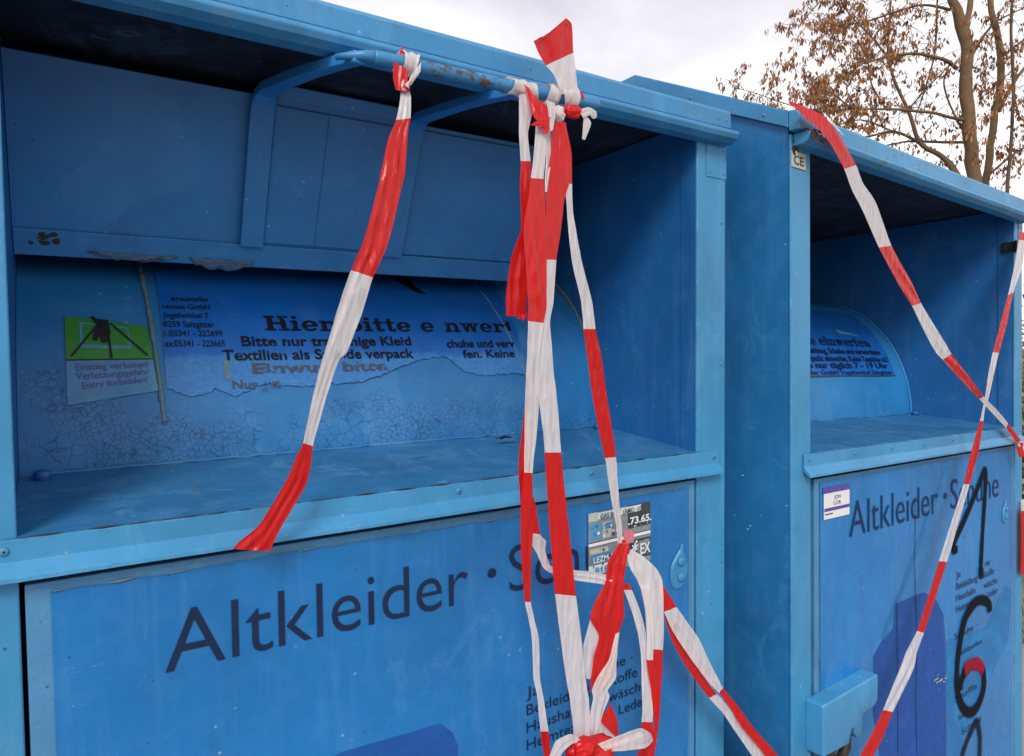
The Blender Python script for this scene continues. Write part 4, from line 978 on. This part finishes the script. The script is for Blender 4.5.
tree = empty('tree', (0, 0, 0)); base = deep(978, 470, DT); tree.location = (base.x, base.y, 0)
tr = MB(); allq = []
limb(tr, [(979,470,11,0),(977,330,9.5,0),(973,180,8,0),(969,120,7.6,0),(966,70,7,0),(964,35,7.5,0),(956,12,6,0),(948,-8,5,0),(935,-60,4,.2),(915,-140,3,.4)], bark, 14)
limb(tr, [(964,35,4,0),(969,10,3.6,.05),(972,-20,3,.1),(978,-80,2.4,.2)], bark, 10)
limb(tr, [(979,380,6,.2),(982,230,5,.2),(987,170,4.4,.2),(996,110,4.3,.2),(1001,75,4.2,.2),(999,45,4,.2),(993,15,3.6,.2),(990,-10,3,.2),(985,-60,2.4,.2)], bark, 10)
part(tr, 'trunk', tree)
bo = MB()
BR = [[(957,68,2.6,-.02),(948,61,2.4,-.1),(935,57,2.2,-.15),(908,54,1.8,-.3),(878,59,1.4,-.4),(857,67,1.1,-.5),(843,83,.8,-.5)],
 [(964,120,2.4,0),(945,116,2,-.1),(925,112,1.8,-.2),(883,109,1.4,-.3),(853,108,1.1,-.4),(835,95,.8,-.5),(820,88,.5,-.5)],
 [(972,200,5,0),(955,171,4,.05),(940,156,3.4,.1),(920,143,2.8,.1),(908,110,2.2,.1),(893,75,1.8,.1),(888,53,1.5,.1),(891,0,1.1,.1),(895,-30,.8,.1)],
 [(920,143,2,.1),(895,132,1.6,0),(870,136,1.2,-.1),(845,142,.8,-.2)],
 [(964,142,2,0),(933,142,1.6,.1),(903,142,1.2,.2),(870,150,.8,.2)],
 [(938,-20,1.3,.2),(937,8,1.2,.2),(935.5,50,1.1,.2),(930,73,1,.2),(920,105,.8,.2),(915,118,.5,.2)],
 [(999,112,2.6,.2),(1006,95,2.3,.2),(1015,80,2,.2),(1024,68,1.7,.2),(1045,40,1.2,.2)],
 [(1013,-10,1.6,-.2),(1011,40,1.8,-.2),(1013,80,2,-.2),(1012,130,2,-.2),(1008,180,2.2,-.2),(1004,240,2.4,-.2)],
 [(965,70,2.2,.1),(975,50,1.8,.1),(988,30,1.4,.1),(1003,18,1,.1),(1030,5,.7,.1)],
 [(962,130,1.2,.1),(948,100,1.1,.1),(944,80,1,.2),(952,60,.8,.2)],
 [(1000,60,1.6,.2),(1010,50,1.4,.2),(1024,40,1.1,.2),(1050,20,.8,.2)],
 [(985,180,1.6,.2),(1000,165,1.3,.2),(1020,150,1,.2),(1040,140,.8,.2)],
 [(890,60,1.2,.2),(870,35,1.1,.2),(850,15,1,.3),(835,-10,.8,.3)],
 [(886,110,1.1,.1),(872,85,1,.1),(868,60,.8,.1),(872,30,.6,.1)],
 [(950,10,2,0),(925,5,1.5,-.1),(895,12,1.2,-.2),(865,22,1,-.2),(838,25,.7,-.2),(812,30,.5,-.2)],
 [(940,-30,2,.1),(900,-25,1.4,.1),(860,-15,1.1,.1),(825,-2,.8,.1),(800,25,.6,.1)],
 [(853,108,.9,-.4),(825,112,.8,-.4),(800,108,.7,-.4),(775,100,.5,-.4),(752,92,.4,-.4),(735,88,.3,-.4)],
 [(895,132,1,0),(860,120,.8,0),(825,128,.6,0),(790,118,.5,0),(762,105,.3,0)],
 [(908,110,1.1,.1),(925,90,.9,.1),(945,70,.7,.1)]]
for i, b in enumerate(BR): Q = limb(bo, b, twig if b[0][2] < 2.3 else bark, 7, seed=i); allq.append(Q)
part(bo, 'branch', tree)
# fine twigs with hanging seed pods
tw = MB(); pod = MB(); rnd = random.Random(21)
right = CR @ Vector((1, 0, 0)); back = CR @ Vector((0, 0, -1)); upv = Vector((0, 0, 1))
def add_pod(p, ln, mat):
    d = (Vector((rnd.gauss(0, .35), rnd.gauss(0, .35), -1))).normalized(); s = d.cross(Vector((rnd.gauss(0, 1), rnd.gauss(0, 1), .2))).normalized()
    w = ln * rnd.uniform(.11, .19); b = d.cross(s) * ln * .08
    v = [p, p + d * ln * .35 + s * w + b, p + d * ln * .7 + s * w * .8, p + d * ln, p + d * ln * .7 - s * w * .8 - b, p + d * ln * .35 - s * w]
    pod.add(v, [(0, 1, 2, 3), (0, 3, 4, 5)], mat)
def twiglet(p, ln, dens, spread=1.0):
    d = (right * rnd.gauss(-.15, .7) + back * rnd.gauss(0, .6) + upv * rnd.gauss(.15, .6)).normalized(); pts = [p]; q = p
    n = 6
    for k in range(n):
        d = (d + Vector((rnd.gauss(0, .22), rnd.gauss(0, .22), rnd.gauss(-.10, .2)))).normalized(); q = q + d * ln / n; pts.append(q)
    tw.tube(pts, [.0036 - .0005 * k for k in range(n + 1)], twig, 4, False)
    for c in range(int(dens * 8)):
        a = rnd.choice(pts[1:]) + Vector((rnd.gauss(0, .02), rnd.gauss(0, .02), rnd.gauss(0, .02))); mt = rnd.choice((leafA, leafA, leafB, leafC))
        for k in range(rnd.randint(2, 5)): add_pod(a + Vector((rnd.gauss(0, .012), rnd.gauss(0, .012), rnd.gauss(0, .012))), rnd.uniform(.030, .068), mt)
    return pts
for Q in allq:
    for k in range(len(Q)):
        p = Q[k]; v = CR.transposed() @ (p - CAM_LOC); px = 512 + FPX * v.x / -v.z
        if rnd.random() < .8:
            for r_ in range(1): twiglet(p, rnd.uniform(.15, .55), rnd.uniform(.1, .9) * (1.3 if px < 880 else .7))
zones = [(845,15,38,30,60,1.6), (870,45,30,30,26,1.3), (838,90,28,22,42,2.0), (815,45,22,28,14,1.2), (800,95,22,16,16,1.5), (765,88,14,12,9,1.6), (742,84,8,7,4,1.3), (800,60,20,18,8,.9), (895,90,30,30,18,1.1), (905,20,30,20,22,1.2), (1005,60,22,50,34,1.5), (1015,140,14,40,16,1.3), (955,90,24,50,18,.9), (930,50,20,40,10,1.0), (985,120,14,40,14,1.2), (850,120,30,12,12,1.4), (880,-20,60,20,30,1.3), (985,10,30,20,14,1.2), (840,110,14,12,14,2.0)]
for cx, cy, sx, sy, n, dn in zones:
    for k in range(int(n * (.60 if cx < 885 else .50))):
        p = deep(rnd.gauss(cx, sx * .7), rnd.gauss(cy, sy * .7), DT + rnd.gauss(0, .5)); twiglet(p, rnd.uniform(.2, .5), dn)
part(tw, 'twigs', tree)['kind'] = 'stuff'
part(pod, 'seed_pods', tree)['kind'] = 'stuff'
tag(tree, 'bare tree hung with rust brown seed pods rising behind the right container', 'tree')

# bushes and meadow beyond the right edge
lg = [plain('yellow_green_leaves', (.22, .20, .045), .7, .5, 9), plain('olive_leaves', (.09, .11, .03), .7, .5, 9), plain('straw_leaves', (.30, .24, .09), .7, .4, 9), plain('russet_leaves', (.22, .09, .03), .7, .4, 9)]
def bush(px, D, w, h, seed, label, mats):
    b0 = deep(px, 460, D); root = empty('bush', (b0.x, b0.y, 0)); r = random.Random(seed)
    st = MB(); lv = MB(); tips = []
    for k in range(26):
        d = Vector((r.gauss(0, .5), r.gauss(0, .5), 1)).normalized(); q = Vector((r.gauss(0, .08), r.gauss(0, .08), 0)); pts = [q]
        for i in range(7): d = (d + Vector((r.gauss(0, .2), r.gauss(0, .2), .02))).normalized(); q = q + Vector((d.x * w, d.y * w, abs(d.z) * h)) * r.uniform(.11, .15); pts.append(q)
        st.tube(pts, [.018 - .0022 * i for i in range(8)], bark, 5, False); tips += pts[1:]
    for k in range(3200):
        p = r.choice(tips) + Vector((r.gauss(0, .16 * w), r.gauss(0, .16 * w), r.gauss(0, .10 * h))); p.z = max(.03, p.z)
        d = Vector((r.gauss(0, 1), r.gauss(0, 1), r.gauss(0, .6))).normalized(); s = d.orthogonal().normalized(); L = r.uniform(.035, .08)
        lv.add([p, p + d * L * .5 + s * L * .3, p + d * L, p + d * L * .5 - s * L * .3], [(0, 1, 2, 3)], r.choice(mats))
    st.build('stems', root, normals=False); lv.build('foliage', root, normals=False); tag(root, label, 'bush')
bush(1048, 5.2, 1.3, 1.75, 1, 'tall yellow-green bush beyond the right edge of the right container', [lg[0], lg[0], lg[1], lg[2]])
bush(1075, 8.5, 1.8, 1.2, 2, 'lower straw-coloured bush farther right behind the yellow-green one', [lg[2], lg[1], lg[0]])
bush(1010, 9.5, 2.2, 1.6, 3, 'dark olive bush standing behind the right container', [lg[1], lg[1], lg[3]])
gr = MB(); r = random.Random(9)
for k in range(9000):
    p = deep(r.uniform(960, 1250), 470, r.uniform(3, 12)); p.z = 0; h = r.uniform(.08, .30); a = r.uniform(0, 2 * PI); dx, dy = math.cos(a) * .008, math.sin(a) * .008; l = Vector((r.gauss(0, .06), r.gauss(0, .06), 0))
    gr.add([p + Vector((-dx, -dy, 0)), p + Vector((dx, dy, 0)), p + l + Vector((0, 0, h))], [(0, 1, 2)], lg[r.choice((0, 1, 2, 2))])
tag(gr.build('meadow_grass', normals=False), 'yellowing long grass growing beyond the containers', 'grass', kind='stuff')

# ------------------------------------------------------------------ light
SUN_EL, SUN_AZ = rad(40), rad(-128)     # azimuth measured from +x; the sun is behind the viewer's left shoulder
w = bpy.data.worlds.new('World'); SC.world = w; w.use_nodes = True; nt = w.node_tree; nt.nodes.clear()
out = nt.nodes.new('ShaderNodeOutputWorld'); bg = nt.nodes.new('ShaderNodeBackground'); nt.links.new(bg.outputs[0], out.inputs[0])
sky = nt.nodes.new('ShaderNodeTexSky'); sky.sky_type = 'NISHITA'; sky.sun_disc = False; sky.sun_elevation = SUN_EL; sky.sun_rotation = PI / 2 - SUN_AZ
tc = nt.nodes.new('ShaderNodeTexCoord'); mp = nt.nodes.new('ShaderNodeMapping'); mp.inputs['Scale'].default_value = (1, 1, 2.2); nt.links.new(tc.outputs['Generated'], mp.inputs[0])
cl = noise_n(nt, mp.outputs[0], 2.3, 7, .55, .4)
sxz = nt.nodes.new('ShaderNodeSeparateXYZ'); nt.links.new(tc.outputs['Generated'], sxz.inputs[0])
low = ramp(nt, sxz.outputs[2], .20, .52, (1, 1, 1, 1), (0, 0, 0, 1))
cf = mul(nt, mul(nt, cl, .62), mul(nt, low, .34), 'ADD')
cloud = mix(nt, ramp(nt, cf, .30, .58), (5.2, 5.0, 5.5), (9.2, 9.0, 9.0))
skc = mix(nt, .90, sky.outputs[0], cloud)
nt.links.new(skc, bg.inputs['Color']); bg.inputs['Strength'].default_value = .115
sd = bpy.data.lights.new('sun', 'SUN'); so = bpy.data.objects.new('sun', sd); COL.objects.link(so); sd.energy = 1.75; sd.angle = rad(20); sd.color = (1, .96, .90)
dirv = Vector((math.cos(SUN_EL) * math.cos(SUN_AZ), math.cos(SUN_EL) * math.sin(SUN_AZ), math.sin(SUN_EL)))
so.rotation_euler = dirv.to_track_quat('Z', 'Y').to_euler(); so.location = (-3, -6, 6)
SC.view_settings.view_transform = 'Standard'; SC.view_settings.look = 'None'; SC.view_settings.exposure = 0.40; SC.view_settings.gamma = 1
SC.view_settings.use_curve_mapping = False
SC.cycles.max_bounces = 8; SC.cycles.transparent_max_bounces = 16
